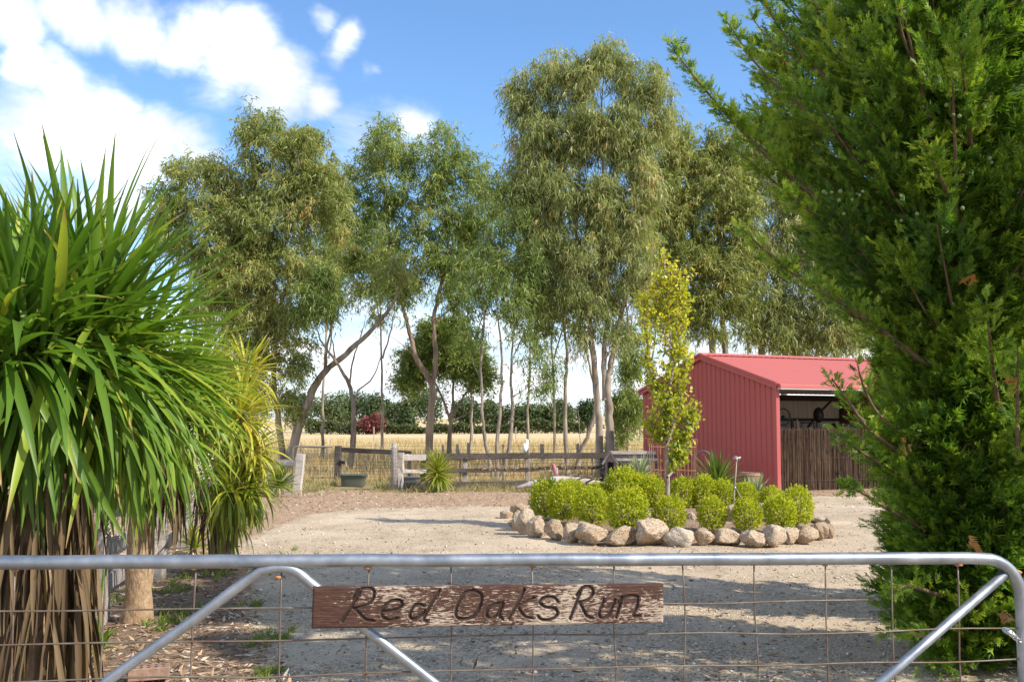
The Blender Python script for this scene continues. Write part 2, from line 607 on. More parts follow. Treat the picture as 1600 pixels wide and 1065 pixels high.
grass = b.ramp(f1, [(.3, (.15, .12, .05)), (.5, (.27, .21, .10)), (.7, (.40, .31, .16))])
e = b.math('ADD', b.attr('gravel'), b.math('MULTIPLY', b.math('SUBTRACT', b.noise(2.6, 6, .65, p), .5), 1.1))
c = b.mix(b.maprange(e, .35, .65), lit, grav)
e = b.math('ADD', b.attr('mulch'), b.math('MULTIPLY', b.math('SUBTRACT', b.noise(3.1, 6, .65, p), .5), 1.1))
c = b.mix(b.maprange(e, .35, .65), c, mulch)
e = b.math('ADD', b.attr('turf'), b.math('MULTIPLY', b.math('SUBTRACT', b.noise(3.4, 6, .65, p), .5), 1.0))
c = b.mix(b.maprange(e, .35, .65), c, grass)
h = b.math('ADD', b.math('MULTIPLY', b.math('SUBTRACT', .5, vd), .6), b.math('MULTIPLY', f1, .8))
finish(b, out, c, .93, normal=b.bump(h, .8, .012), spec=.15)
M_ground = m

m, b, out = newmat('paddock_ground')
p = b.pos()
st = b.noise(5, 6, .65, b.scalevec(p, (1, .35, 1)))
bigp = b.noise(.045, 4, .55, b.scalevec(p, (.5, 1, 1)))
c = b.ramp(st, [(.3, (.36, .255, .12)), (.5, (.53, .40, .205)), (.7, (.66, .54, .32))])
c = b.mix(b.maprange(bigp, .42, .6, 0, .6), c, (.66, .52, .33))
c = b.mix(b.maprange(b.noise(.11, 5, .6, b.scalevec(p, (.4, 1, 1))), .56, .66, 0, .35), c, (.37, .28, .13))
finish(b, out, c, .95, normal=b.bump(st, .8, .1), spec=.1)
M_paddock = m

m, b, out = newmat('bed_soil')
p = b.pos()
n = b.noise(40, 5, .7, p)
finish(b, out, b.ramp(n, [(.3, (.10, .065, .045)), (.5, (.26, .18, .125)), (.7, (.46, .35, .26))]), .95, normal=b.bump(n, .9, .02), spec=.1)
M_bed = m

# metal
m, b, out = newmat('galvanised_pipe')
o = b.pos()
n = b.noise(9, 5, .6, o)
sp = b.noise(60, 3, .6, o)
ru = b.noise(4.5, 5, .7, b.vmath('ADD', o, (4.1, .3, 2.)))
c = b.ramp(n, [(.3, (.19, .215, .25)), (.55, (.30, .33, .37)), (.75, (.42, .44, .47))])
c = b.mix(b.maprange(sp, .45, .7, 0, .25), c, (.25, .27, .3))
c = b.mix(b.maprange(ru, .70, .76, 0, .7), c, (.33, .2, .11))
rgh = b.maprange(n, .3, .7, .34, .52)
finish(b, out, c, rgh, .75, normal=b.bump(sp, .08, .002))
M_galv = m
m, b, out = newmat('rusty_wire')
o = b.pos()
n = b.noise(11, 4, .6, o)
c = b.ramp(n, [(.32, (.13, .075, .045)), (.5, (.145, .115, .09)), (.66, (.2, .175, .15))])
finish(b, out, c, .6, .35)
M_wire = m
m, b, out = newmat('rust_weld')
n = b.noise(50, 4, .6, b.pos())
finish(b, out, b.ramp(n, [(.3, (.22, .09, .04)), (.6, (.42, .22, .10)), (.8, (.5, .38, .24))]), .85, .1)
M_rust = m
m, b, out = newmat('fence_wire')
finish(b, out, b.mix(b.noise(9, 2, .5, b.pos()), (.2, .17, .14), (.32, .29, .26)), .6, .4)
M_fwire = m
m, b, out = newmat('chain_steel')
finish(b, out, b.mix(b.noise(60, 2, .5, b.pos()), (.4, .42, .46), (.6, .62, .65)), .35, .85)
M_chain = m


def steel_mat(name, col, dirt=.25, rough=.42):
    m, b, out = newmat(name)
    p = b.pos()
    n = b.noise(1.2, 5, .6, b.scalevec(p, (1, 1, .35)))
    f = b.noise(24, 4, .6, p)
    c = b.mix(b.maprange(n, .4, .7, 0, dirt), col, tuple(q * .72 + .03 for q in col))
    c = b.mix(b.maprange(f, .58, .75, 0, .2), c, tuple(q * .8 + .06 for q in col))
    z = b.node('SeparateXYZ', {0: p}).outputs[2]
    c = b.mix(b.math('MULTIPLY', b.maprange(b.math('ADD', z, b.math('MULTIPLY', n, .5)), .35, .75, .45, 0), dirt * 2), c, (.34, .24, .17))
    finish(b, out, c, rough, 0., spec=.4)
    return m


M_red = steel_mat('red_cladding', (.40, .080, .070))
M_redroof = steel_mat('red_roofing', (.47, .125, .112), .3, .55)
M_redtrim = steel_mat('red_flashing', (.42, .085, .08), .2)
M_zinc = steel_mat('zincalume_lining', (.74, .73, .69), .3)
M_frame = steel_mat('dark_frame_steel', (.07, .06, .06))
M_gutter = steel_mat('gutter_lip', (.45, .44, .42), .4)
M_black = steel_mat('black_tools', (.02, .02, .022))
M_teal = steel_mat('teal_plastic', (.010, .065, .065), .3, .4)
M_bluetub = steel_mat('blue_plastic', (.06, .12, .2), .3, .4)

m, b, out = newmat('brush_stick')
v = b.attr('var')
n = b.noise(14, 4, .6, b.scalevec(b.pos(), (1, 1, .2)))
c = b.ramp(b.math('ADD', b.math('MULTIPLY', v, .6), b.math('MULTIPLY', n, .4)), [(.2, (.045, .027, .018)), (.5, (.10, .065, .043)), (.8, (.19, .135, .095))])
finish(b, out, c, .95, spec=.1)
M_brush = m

# sign: red-brown stain weathered off along the grain
m, b, out = newmat('sign_board')
o = b.obj()
g = b.noise(5, 7, .68, b.scalevec(o, (2.2, 46, 46)), .25)
g2 = b.noise(6, 6, .7, b.scalevec(o, (1.6, 24, 24)))
big = b.noise(2.1, 3, .55, b.vmath('ADD', b.scalevec(o, (1, 1.6, 1.6)), (1.31, .4, .2)))
sx = b.node('SeparateXYZ', {0: o}).outputs[0]
wear = b.math('ADD', b.math('MULTIPLY', g, .75), b.math('MULTIPLY', big, .72))
zone = b.math('SUBTRACT', .16, b.math('MULTIPLY', b.math('ABSOLUTE', b.math('SUBTRACT', sx, .80)), .34))   # the right half has weathered most
wear = b.math('ADD', wear, zone)
stain = b.ramp(g2, [(.3, (.036, .018, .013)), (.55, (.074, .036, .026)), (.75, (.12, .064, .045))])
bare = b.ramp(g2, [(.25, (.20, .145, .105)), (.5, (.37, .295, .23)), (.75, (.52, .44, .36))])
c = b.mix(b.maprange(wear, .778, .80), stain, bare)
finish(b, out, c, .8, normal=b.bump(b.math('ADD', g2, b.math('MULTIPLY', wear, -.6)), .55, .004), spec=.25)
M_sign = m
m, b, out = newmat('sign_letter')
n = b.noise(30, 4, .6, b.obj())
finish(b, out, b.ramp(n, [(.3, (.016, .010, .008)), (.65, (.055, .032, .024)), (.8, (.13, .08, .06))]), .75, spec=.3)
M_letter = m

m, b, out = newmat('clay_brick')
n = b.noise(24, 4, .6, b.obj())
finish(b, out, b.ramp(n, [(.3, (.2, .12, .09)), (.6, (.31, .2, .15)), (.8, (.42, .31, .25))]), .9, normal=b.bump(n, .5, .01))
M_brick = m
m, b, out = newmat('pale_brick')
n = b.noise(24, 4, .6, b.obj())
c = b.ramp(n, [(.3, (.3, .25, .21)), (.6, (.5, .43, .38)), (.8, (.62, .55, .5))])
finish(b, out, b.mix(b.maprange(b.rnd(), 0, 1, 0, .5), c, (.42, .28, .22)), .9, normal=b.bump(n, .5, .01))
M_brickpale = m
m, b, out = newmat('barrel_oak')
n = b.noise(10, 5, .6, b.scalevec(b.obj(), (6, 6, .6)))
finish(b, out, b.ramp(n, [(.3, (.07, .05, .04)), (.55, (.17, .12, .09)), (.75, (.3, .24, .2))]), .85, normal=b.bump(n, .5, .01))
M_oak = m
m, b, out = newmat('cockatoo_white')
finish(b, out, (.78, .77, .74), .8)
M_white = m
m, b, out = newmat('galah_pink')
finish(b, out, (.55, .17, .19), .8)
M_pink = m
m, b, out = newmat('feather_grey')
finish(b, out, (.33, .33, .35), .8)
M_fgrey = m
m, b, out = newmat('dark_horn')
finish(b, out, (.03, .03, .032), .5)
M_horn = m
m, b, out = newmat('dark_shade_fill')
finish(b, out, (.012, .01, .01), .9)  # near-black colour standing in for the shade inside openings
M_shade_fill = m
m, b, out = newmat('cone_green')
n = b.noise(60, 3, .6, b.pos())
finish(b, out, b.ramp(n, [(.3, (.12, .16, .045)), (.7, (.22, .25, .09))]), .8)
M_cone = m
# ------------------------------------------------------------------ the ground
def smoothstep(a, b_, x):
    t = np.clip((x - a) / (b_ - a), 0, 1)
    return t * t * (3 - 2 * t)


BED_C, BED_R = np.array([2.45, 16.7]), np.array([2.62, 3.15])


def drive_left(y):
    return np.interp(y, [-6, 5, 6.2, 8, 11, 12.8, 15, 18.4, 20], [-1.4, -1.2, -1.35, -1.95, -2.8, -3.5, -3.7, -3.6, -3.0])


def bed_r(x, y):
    return np.sqrt(((x - BED_C[0]) / BED_R[0]) ** 2 + ((y - BED_C[1]) / BED_R[1]) ** 2)


def lumps(x, y):
    return (.014 * np.sin(x * 2.1 + .7 * np.sin(y * 1.3)) * np.sin(y * 1.7 + 1.1) + .007 * np.sin(x * 5.3 + y * 2.2) * np.sin(y * 4.1 - x * 1.9)
            + .004 * np.sin(x * 13.1 + 2 * np.sin(y * 7)) * np.sin(y * 11.3 + x * 3.7))


def ground_z(x, y):
    x, y = np.asarray(x, float), np.asarray(y, float)
    left = smoothstep(0.0, 1.2, drive_left(y) - x) * smoothstep(16, 11, y)
    return lumps(x, y) * (1 + 1.6 * left)


ys = np.concatenate([np.linspace(-6, 5, 24, endpoint=False), 5 * (28.6 / 5) ** np.linspace(0, 1, 200)])
xs = np.concatenate([np.linspace(-26, -7, 24, endpoint=False), np.linspace(-7, 9, 160, endpoint=False), np.linspace(9, 30, 30)])
X, Y_ = np.meshgrid(xs, ys)
Z = ground_z(X, Y_)
ny, nx = X.shape
i = np.arange(ny - 1)[:, None] * nx
j = np.arange(nx - 1)[None, :]
F = np.stack([i + j, i + j + 1, i + nx + j + 1, i + nx + j], -1).reshape(-1, 4)
x_, y_ = X.ravel(), Y_.ravel()
top = np.interp(x_, [-26, -3.5, 0, 3, 6, 30], [19.5, 19.5, 20.3, 21.5, 22.6, 25])
gravel = smoothstep(-.45, .35, x_ - drive_left(y_)) * smoothstep(.9, -.9, y_ - top) * smoothstep(14, 9.5, x_)
mulch = smoothstep(-.1, .5, drive_left(y_) - x_) * smoothstep(12.4, 10.6, y_)
turf = smoothstep(24.2, 25.4, y_) * smoothstep(3.6, 2.4, x_)
tag(np_obj('ground', np.stack([x_, y_, Z.ravel()], 1), F, M_ground, attrs={'gravel': gravel, 'mulch': mulch, 'turf': turf}, smooth=True), kind='structure')


def far_z(x, y):
    return -.03 + 5.5 * smoothstep(230, 520, y) + 1.2 * smoothstep(90, 240, y) * np.sin(x * .012 + .6) * .4 + .05 * np.sin(x * .3) * np.sin(y * .21) * smoothstep(30, 60, y)


ys = np.concatenate([np.linspace(-900, -20, 8, endpoint=False), np.linspace(-20, 60, 20, endpoint=False), 60 * (1500 / 60) ** np.linspace(0, 1, 60)])
xs = np.concatenate([np.linspace(-1200, -200, 12, endpoint=False), np.linspace(-200, 200, 60, endpoint=False), np.linspace(200, 1200, 12)])
X, Y_ = np.meshgrid(xs, ys)
Z = far_z(X, Y_)
ny, nx = X.shape
i = np.arange(ny - 1)[:, None] * nx
j = np.arange(nx - 1)[None, :]
F = np.stack([i + j, i + j + 1, i + nx + j + 1, i + nx + j], -1).reshape(-1, 4)
tag(np_obj('paddock', np.stack([X.ravel(), Y_.ravel(), Z.ravel()], 1), F, M_paddock, smooth=True), kind='structure')

# raised bed of soil inside the rock ring
V, F = [], []
NR, NA = 14, 56
for r_ in range(NR + 1):
    for a_ in range(NA):
        q = r_ / NR * .97
        an = 2 * PI * a_ / NA
        x, y = BED_C[0] + BED_R[0] * q * math.cos(an), BED_C[1] + BED_R[1] * q * math.sin(an)
        V.append((x, y, .24 * (1 - q ** 3) - .02 * q + random.uniform(-.012, .012)))
for r_ in range(NR):
    for a_ in range(NA):
        F.append((r_ * NA + a_, r_ * NA + (a_ + 1) % NA, (r_ + 1) * NA + (a_ + 1) % NA, (r_ + 1) * NA + a_))
tag(np_obj('garden_bed', np.array(V), np.array(F), M_bed, smooth=True), kind='structure')


def bed_z(x, y):
    q = bed_r(x, y)
    return float(.24 * (1 - min(q, 1) ** 3)) if q < 1 else 0.0


# ------------------------------------------------------------------ red steel shed
C0 = G(1217, 769)
SU, SV = Vector((-.405, .914, 0)), Vector((.914, .405, 0))
SD, SL_ = 6.2, 7.6
EAVE, RIDGE = 2.62, 3.5


def S(a, b_, z):
    return Vector((C0.x, C0.y, 0)) + SU * a + SV * b_ + Vector((0, 0, z))


def roof_z(a):
    return EAVE + (RIDGE - EAVE) * (1 - abs(a - SD / 2) / (SD / 2))


shed = thing('shed', 'red steel shed with a gable end and one open front bay screened by brush', 'shed', S(0, 0, 0))


def pans(n, a_of, out, zfun, mat, z0=.04, name='wall_panel'):
    """ribbed cladding, one part per pan; a_of(k) gives the foot of the pan's edge, out the outward normal"""
    for k in range(n):
        p0, p1 = a_of(k), a_of(k + 1)
        L = (p1 - p0).length
        t = (p1 - p0) / L
        prof = [(0, 0), (.010, .024), (.034, .024), (.044, .001), (L * .5 - .02, .001), (L * .5 - .014, .006), (L * .5 + .014, .006), (L * .5 + .02, .001), (L, 0)]
        V, F = [], []
        for s_, o_ in prof:
            q = p0 + t * s_ + out * o_
            V += [q + Vector((0, 0, z0)), q + Vector((0, 0, zfun(q)))]
        for e_ in range(len(prof) - 1):
            F.append((2 * e_, 2 * e_ + 2, 2 * e_ + 3, 2 * e_ + 1))
        MB().add(V, F).build(name, mat, shed)


def z_gable(q):
    return roof_z((q - S(0, 0, 0)).dot(SU)) - .02


pans(30, lambda k: S(SD * k / 30, 0, 0), -SV, z_gable, M_red)                       # gable end facing the garden
pans(30, lambda k: S(SD * k / 30, SL_, 0), SV, z_gable, M_red)                      # far gable
pans(36, lambda k: S(SD, SL_ * k / 36, 0), SU, lambda q: EAVE - .03, M_red)         # back wall
pans(38, lambda k: S(SD - .07, .1 + (SL_ - .2) * k / 38, 0), -SU, lambda q: EAVE - .05, M_zinc, name='lining_panel')
MB().box(S(SD / 2, SL_ / 2, -.05), (SL_ + .1, SD + .1, .14), rz=math.atan2(SV.y, SV.x)).build('floor_slab', M_bed, shed)
# roof sheets, ridge to eave, front and back
ns = 10
for side in (0, 1):
    for k in range(ns):
        b0, b1 = -.06 + (SL_ + .12) * k / ns, -.06 + (SL_ + .12) * (k + 1) / ns
        V, F = [], []
        prof = []
        for q in range(4):
            x0 = b0 + (b1 - b0) * q / 4
            wq = (b1 - b0) / 4
            prof += [(x0, 0), (x0 + .02, .010), (x0 + .05, .010), (x0 + .07, 0)]
        prof.append((b1, 0))
        for bb, hh in prof:
            for a in ((-.10, SD / 2) if side == 0 else (SD + .10, SD / 2)):
                V.append(S(a, bb, roof_z(a) + .03 + hh))
        for e_ in range(len(prof) - 1):
            F.append((2 * e_, 2 * e_ + 1, 2 * e_ + 3, 2 * e_ + 2))
        MB().add(V, F).build('roof_sheet', M_redroof, shed)
mb = MB()
V, F = [], []
for k in range(81):
    bb = -.08 + (SL_ + .16) * k / 80
    dz_ = .012 * (k % 2)
    V += [S(SD / 2 - .17, bb, roof_z(SD / 2 - .17) + .066 - dz_), S(SD / 2, bb, RIDGE + .085), S(SD / 2 + .17, bb, roof_z(SD / 2 + .17) + .066 - dz_)]
for k in range(80):
    F += [(3 * k, 3 * k + 3, 3 * k + 4, 3 * k + 1), (3 * k + 1, 3 * k + 4, 3 * k + 5, 3 * k + 2)]
mb.add(V, F).build('ridge_cap', M_redroof, shed)
# barge trims: two stepped flashings along each gable slope
for bb, o_ in ((-.075, -1), (SL_ + .075, 1)):
    for a0, a1 in ((-.1, SD / 2), (SD + .1, SD / 2)):
        MB().beam(S(a0, bb, roof_z(a0) - .03), S(a1, bb, roof_z(a1) - .03), .03, .15, 0, 2).build('barge_flashing', M_redtrim, shed)
        MB().beam(S(a0, bb + o_ * .022, roof_z(a0) + .035), S(a1, bb + o_ * .022, roof_z(a1) + .035), .05, .07, 0, 2).build('barge_cap', M_redtrim, shed)
# gutter along the open front
V, F = [], []
prof = [(-.10, -.10), (-.22, -.10), (-.225, -.03), (-.20, -.01), (-.20, .0), (-.10, .01)]
for bb in (-.05, SL_ + .05):
    for a, z in prof:
        V.append(S(a, bb, EAVE + z - .005))
n_ = len(prof)
for k in range(n_ - 1):
    F.append((k, k + 1, n_ + k + 1, n_ + k))
F += [tuple(range(n_)), tuple(range(2 * n_ - 1, n_ - 1, -1))]
MB().add(V, F).build('gutter', M_redroof, shed)
MB().beam(S(-.13, -.04, EAVE - .125), S(-.13, SL_ + .04, EAVE - .125), .16, .035, 0, 1).build('gutter_lip', M_gutter, shed)
# corner flashing at the opening, posts and frames
V = [S(.0, -.028, .02), S(-.012, -.028, EAVE - .05), S(-.012, .075, EAVE - .05), S(.0, .075, .02), S(.05, .075, .02), S(.05, .075, EAVE - .05), S(.09, -.028, .02), S(.09, -.028, EAVE - .05)]
MB().add(V, [(0, 3, 2, 1), (3, 4, 5, 2), (0, 1, 7, 6)]).build('corner_flashing', M_redtrim, shed)
MB().box(S(.13, SL_ / 2, EAVE - .12), (SL_ - .1, .06, .16), rz=math.atan2(SV.y, SV.x)).build('beam', M_frame, shed)
MB().box(S(SD - .16, SL_ / 2, EAVE - .13), (SL_ - .3, .08, .18), rz=math.atan2(SV.y, SV.x)).build('beam', M_frame, shed)
MB().box(S(SD - .15, SL_ / 2, 1.80), (SL_ - .3, .06, .09), rz=math.atan2(SV.y, SV.x)).build('girt', M_frame, shed)
for bb in (.12, SL_ / 2, SL_ - .12):
    if bb != SL_ / 2:
        for a in (.15, SD - .15):
            MB().box(S(a, bb, 1.27), (.1, .1, 2.5), rz=math.atan2(SV.y, SV.x)).build('post', M_frame, shed)
    for a0, a1 in ((.12, SD / 2), (SD - .12, SD / 2)):
        MB().beam(S(a0, bb, roof_z(a0) - .12), S(a1, bb, roof_z(a1) - .12), .06, .14, 0, 1).build('rafter', M_frame, shed)
for a in (.9, 1.9, 4.3, 5.3):
    MB().box(S(a, SL_ / 2, roof_z(a) - .035), (SL_ - .1, .06, .05), rz=math.atan2(SV.y, SV.x)).build('purlin', M_zinc, shed)
V = [S(.5, .0, roof_z(.5)), S(SD / 2, .0, RIDGE), S(SD / 2, SL_, RIDGE), S(.5, SL_, roof_z(.5))]
MB().add([v + Vector((0, 0, .005)) for v in V], [(0, 1, 2, 3)]).build('roof_lining', M_zinc, shed)
V = [S(SD - .1, .0, EAVE), S(SD / 2, .0, RIDGE), S(SD / 2, SL_, RIDGE), S(SD - .1, SL_, EAVE)]
MB().add([v + Vector((0, 0, .005)) for v in V], [(0, 3, 2, 1)]).build('roof_lining', M_zinc, shed)

# brush screen standing in the opening: hundreds of upright sticks wired together
scr = thing('brush_screen', 'brown brush fencing screen standing across the open bay of the red shed', 'screen', S(.1, 0, 0))
NS = 1500
bb = rng.uniform(.06, 4.3, NS)
aa = .12 + rng.uniform(-.035, .035, NS)
hh = 1.50 + rng.normal(0, .022, NS)
base = np.array([list(S(a, q, .02)) for a, q in zip(aa, bb)])
lean = rng.normal(0, .02, (NS, 2))
rr = rng.uniform(.003, .0065, NS)
parts = []
ang = np.array([0, 2.094, 4.188])
ring = np.stack([np.cos(ang), np.sin(ang), ang * 0], 1)
for z_ in (0, 1):
    off = np.concatenate([lean * z_, (hh * z_)[:, None]], 1)
    parts.append(base[:, None, :] + off[:, None, :] + ring[None] * (rr * (1 - .35 * z_))[:, None, None])
V = np.concatenate(parts, 1).reshape(-1, 3)
k = np.arange(NS)[:, None] * 6
F = np.concatenate([k + np.array([[0, 1, 4, 3]]), k + np.array([[1, 2, 5, 4]]), k + np.array([[2, 0, 3, 5]])])
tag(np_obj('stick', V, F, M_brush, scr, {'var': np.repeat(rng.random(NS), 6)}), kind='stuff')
for z_ in (.25, .8, 1.32):
    MB().tube([S(.07, .06, z_), S(.07, 2.1, z_ + .01), S(.07, 4.3, z_)], .003, 5).build('binding_wire', M_frame, scr)
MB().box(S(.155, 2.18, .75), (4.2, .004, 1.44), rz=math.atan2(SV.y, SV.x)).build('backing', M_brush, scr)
for q, z_, w_ in ((1.13, 1.02, .05), (1.62, .98, .07), (1.98, 1.02, .08), (1.95, .45, .07)):     # flat dark patches painted for the shade inside frayed holes
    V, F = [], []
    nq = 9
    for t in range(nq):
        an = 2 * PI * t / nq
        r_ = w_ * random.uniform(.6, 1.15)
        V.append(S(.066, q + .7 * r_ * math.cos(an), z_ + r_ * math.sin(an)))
    MB().add(V, [tuple(range(nq))]).build('hole_shade', M_shade_fill, scr)

# things kept in the shed
wl = thing('bicycle_wheel', 'spoked wheel hanging just inside the shed opening beside the corner post', 'wheel', P(1224, 651, 25.6))
c_ = P(1224, 651, 25.6)
for r0, r1, nm, mt in ((.215, .016, 'tyre', M_black), (.192, .008, 'rim', M_frame)):
    pts = [c_ + SV * r0 * math.cos(t) + Vector((0, 0, r0 * math.sin(t))) for t in np.linspace(0, 2 * PI, 33)]
    MB().tube(pts, r1, 6, False).build(nm, mt, wl)
MB().tube([c_ - SU * .05, c_ + SU * .05], .03, 8).build('hub', M_black, wl)
for t in np.linspace(0, 2 * PI, 15)[:-1]:
    MB().tube([c_, c_ + SV * .19 * math.cos(t) + Vector((0, 0, .19 * math.sin(t)))], .003, 4).build('spoke', M_frame, wl)
bench = thing('workbench', 'dark workbench along the back wall inside the shed', 'workbench', S(5.2, 4, 0))
MB().beam(S(5.3, 2.2, 1.42), S(5.3, 7.2, 1.42), .8, .06, .002, 2).build('bench_top', M_frame, bench)
for q in (2.3, 4.7, 7.1):
    for a in (4.98, 5.62):
        MB().beam(S(a, q, 0.02), S(a, q, 1.39), .08, .08, 0, 1, up=(1, 0, 0)).build('leg', M_frame, bench)
tool = thing('lifting_arm', 'dark machine with a long slanting arm standing on the shed workbench', 'machine', S(5.2, 5.2, 1.45))
MB().tube([P(1262, 667, 29.6), P(1283, 642, 29.6), P(1312, 612, 29.8)], .035, 8).build('arm', M_black, tool)
mb = MB()
mb.ball(P(1279, 648, 29.6), (.16, .13, .24), 2)
mb.build('head', M_black, tool)
MB().beam(P(1276, 650, 29.6), P(1276, 668, 29.6), .05, .05, 0, 1, up=(1, 0, 0)).build('post', M_black, tool)
MB().box(P(1276, 670, 29.6), (.5, .3, .05)).build('base_plate', M_black, tool)
stool = thing('stool', 'small dark frame like a stool upended on the shed bench', 'stool', P(1262, 666, 29.5))
MB().beam(P(1252, 660, 29.5), P(1272, 660, 29.5), .25, .04, 0, 1).build('seat', M_black, stool)
for q in (1253, 1271):
    MB().tube([P(q, 660, 29.5), P(q + (q - 1262) * .2, 671, 29.4)], .015, 6).build('leg', M_black, stool)
bx = thing('tool_box', 'black box on the shed bench beside the slanting arm', 'box', P(1325, 668, 29.6))
MB().box(P(1322, 669, 29.6), (.75, .4, .3), cham=.02).build('body', M_black, bx)
MB().box(P(1322, 665.5, 29.6) + Vector((0, 0, .05)), (.78, .43, .05), cham=.01).build('lid', M_frame, bx)
MB().box(P(1318, 668.5, 29.38), (.06, .015, .08)).build('latch', M_gutter, bx)
for q in (1238, 1246):
    t_ = thing('bottle', 'bottle on the shed bench, %s of the two beside the wheel' % ('nearer' if q == 1238 else 'farther'), 'bottle', P(q, 667, 29.4), 'bottles on the shed bench')
    MB().lathe([(.001, 0), (.05, .0), (.05, .2), (.02, .27), (.02, .33), (.001, .33)], P(q, 671, 29.4), 10).build('body', M_gutter if q == 1246 else M_frame, t_)

# ------------------------------------------------------------------ gate across the foreground
def gate_pt(s, z):
    """s metres along the gate from the wire at the photograph's left, z up"""
    x = -1.248 + s * .9848
    return Vector((x, 3.09 + (x + 1.248) * .176, z))


def gate_s(px):
    """position along the gate line that shows at this column"""
    u = (px - 800) / FPX
    # x = u * y (camera has no roll or yaw);  y = 3.09 + (x + 1.248) * .176
    y = (3.09 + 1.248 * .176) / (1 - .176 * u)
    return (u * y + 1.248) / .9848


GS0, GS1 = -1.0, gate_s(1581)


def rail_z(s):
    return 1.186 - .0185 * (s - 0)


gate = thing('farm_gate', 'galvanised pipe farm gate with rusty wire mesh across the foreground', 'gate', gate_pt(1, 0))
RB = .14
pts = [gate_pt(GS0, .14), gate_pt(GS0, rail_z(GS0) - RB)]
for t in np.linspace(0, PI / 2, 7):
    pts.append(gate_pt(GS0 + RB - RB * math.cos(t), rail_z(GS0) - RB + RB * math.sin(t)))
for s_ in np.linspace(GS0 + .2, GS1 - .2, 24):
    pts.append(gate_pt(s_, rail_z(s_) + random.gauss(0, .0006)))
for t in np.linspace(PI / 2, 0, 9):
    pts.append(gate_pt(GS1 - RB + RB * math.cos(t), rail_z(GS1) - RB + RB * math.sin(t)))
pts += [gate_pt(GS1, .6), gate_pt(GS1, .14)]
MB().tube(pts, .0212, 20).build('frame_pipe', M_galv, gate)
MB().tube([gate_pt(GS0, .13), gate_pt(GS1, .12)], .0212, 16).build('bottom_rail', M_galv, gate)


def gate_at(px, py, off=0.0):
    s_ = gate_s(px)
    y = gate_pt(s_, 0).y + off
    return P(px, py, y)


stay = [gate_at(60, 1160), gate_at(165, 1066), gate_at(290, 977), gate_at(392, 901), gate_at(412, 890), gate_at(436, 886), gate_at(462, 892), gate_at(490, 914), gate_at(575, 985), gate_at(680, 1068), gate_at(800, 1165)]
MB().tube(smooth_path(stay, 5), .0165, 14).build('stay_pipe', M_galv, gate)
MB().tube([gate_at(1290, 1135), gate_at(1375, 1066), gate_at(1577, 890)], .0165, 14).build('brace_pipe', M_galv, gate)
# mesh: uprights and line wires, slightly bowed
vx = [36, 172, 310, 444, 578, 706, 832, 956, 1063, 1173, 1282, 1385, 1487]
zlow = .13
for q in [-230, -98] + vx:
    s_ = gate_s(q)
    pts = [gate_pt(s_ + random.gauss(0, .003), z) + Vector((0, .006 + random.gauss(0, .002), 0)) for z in np.linspace(rail_z(s_) - .015, zlow, 7)]
    MB().tube(smooth_path(pts, 2), .0029, 6).build('wire', M_wire, gate)
for k in range(10):
    zo = .142 + .1035 * k
    pts = []
    for s_ in np.linspace(GS0 + .01, GS1 - .01, 15):
        pts.append(gate_pt(s_, rail_z(s_) - zo * (1 + (.012 if s_ > 2 else 0)) + random.gauss(0, .0035) - (.012 if s_ > GS1 - .25 and k in (0, 3) else 0)) + Vector((0, -.001, 0)))
    if rail_z(1) - zo > .15:
        if k == 0:
            pts = pts[:-2]
        MB().tube(smooth_path(pts, 3), .0029, 6).build('wire', M_wire, gate)
for q, zz, r_ in ((36, 0, .012), (310, 0, .010), (444, 0, .013), (578, 0, .013), (832, 0, .011), (1282, 0, .010), (1487, 0, .016), (1575, -.03, .02), (440, -.028, .012)):
    s_ = gate_s(q)
    c_ = gate_pt(s_, rail_z(s_) - .0215 + zz)
    mb = MB()
    mb.ball(c_, (r_, r_ * .8, r_ * .55), 2)
    mb.v = [tuple(np.array(v) + rng.normal(0, r_ * .08, 3)) for v in mb.v]
    mb.build('weld', M_rust, gate)

# ------------------------------------------------------------------ sign board with carved lettering
sTL, sTR, sBR, sBL = (489, 917), (1037, 912), (1035, 974.5), (489, 982.5)
off = -.045
A_, B_ = gate_at(*sTL, off), gate_at(*sTR, off)
C_ = gate_at(*sBL, off)
sign_x = (B_ - A_)
SWID = sign_x.length
sign_x.normalize()
SHGT = (A_ - C_).length * .985
sn = sign_x.cross(Vector((0, 0, 1))).normalized()          # towards the camera
su = sn.cross(sign_x) * -1
if su.z < 0:
    su = -su
STH = .026
sign = thing('name_sign', 'weathered red-brown timber board carved Red Oaks Run hung on the farm gate', 'sign', A_)
sx0, sx1, sy0, sy1 = 97., 1446., 133., 293.


def Lz(pts):
    """letter strokes drawn in a 1349 x 160 frame -> metres on the board"""
    out = []
    for x, y in pts:
        slope = (x - sx0) / (sx1 - sx0) * 9
        out.append(((x - sx0) / (sx1 - sx0) * SWID, -(y + slope * .55 - sy0 - 4) / 164. * SHGT))
    return out


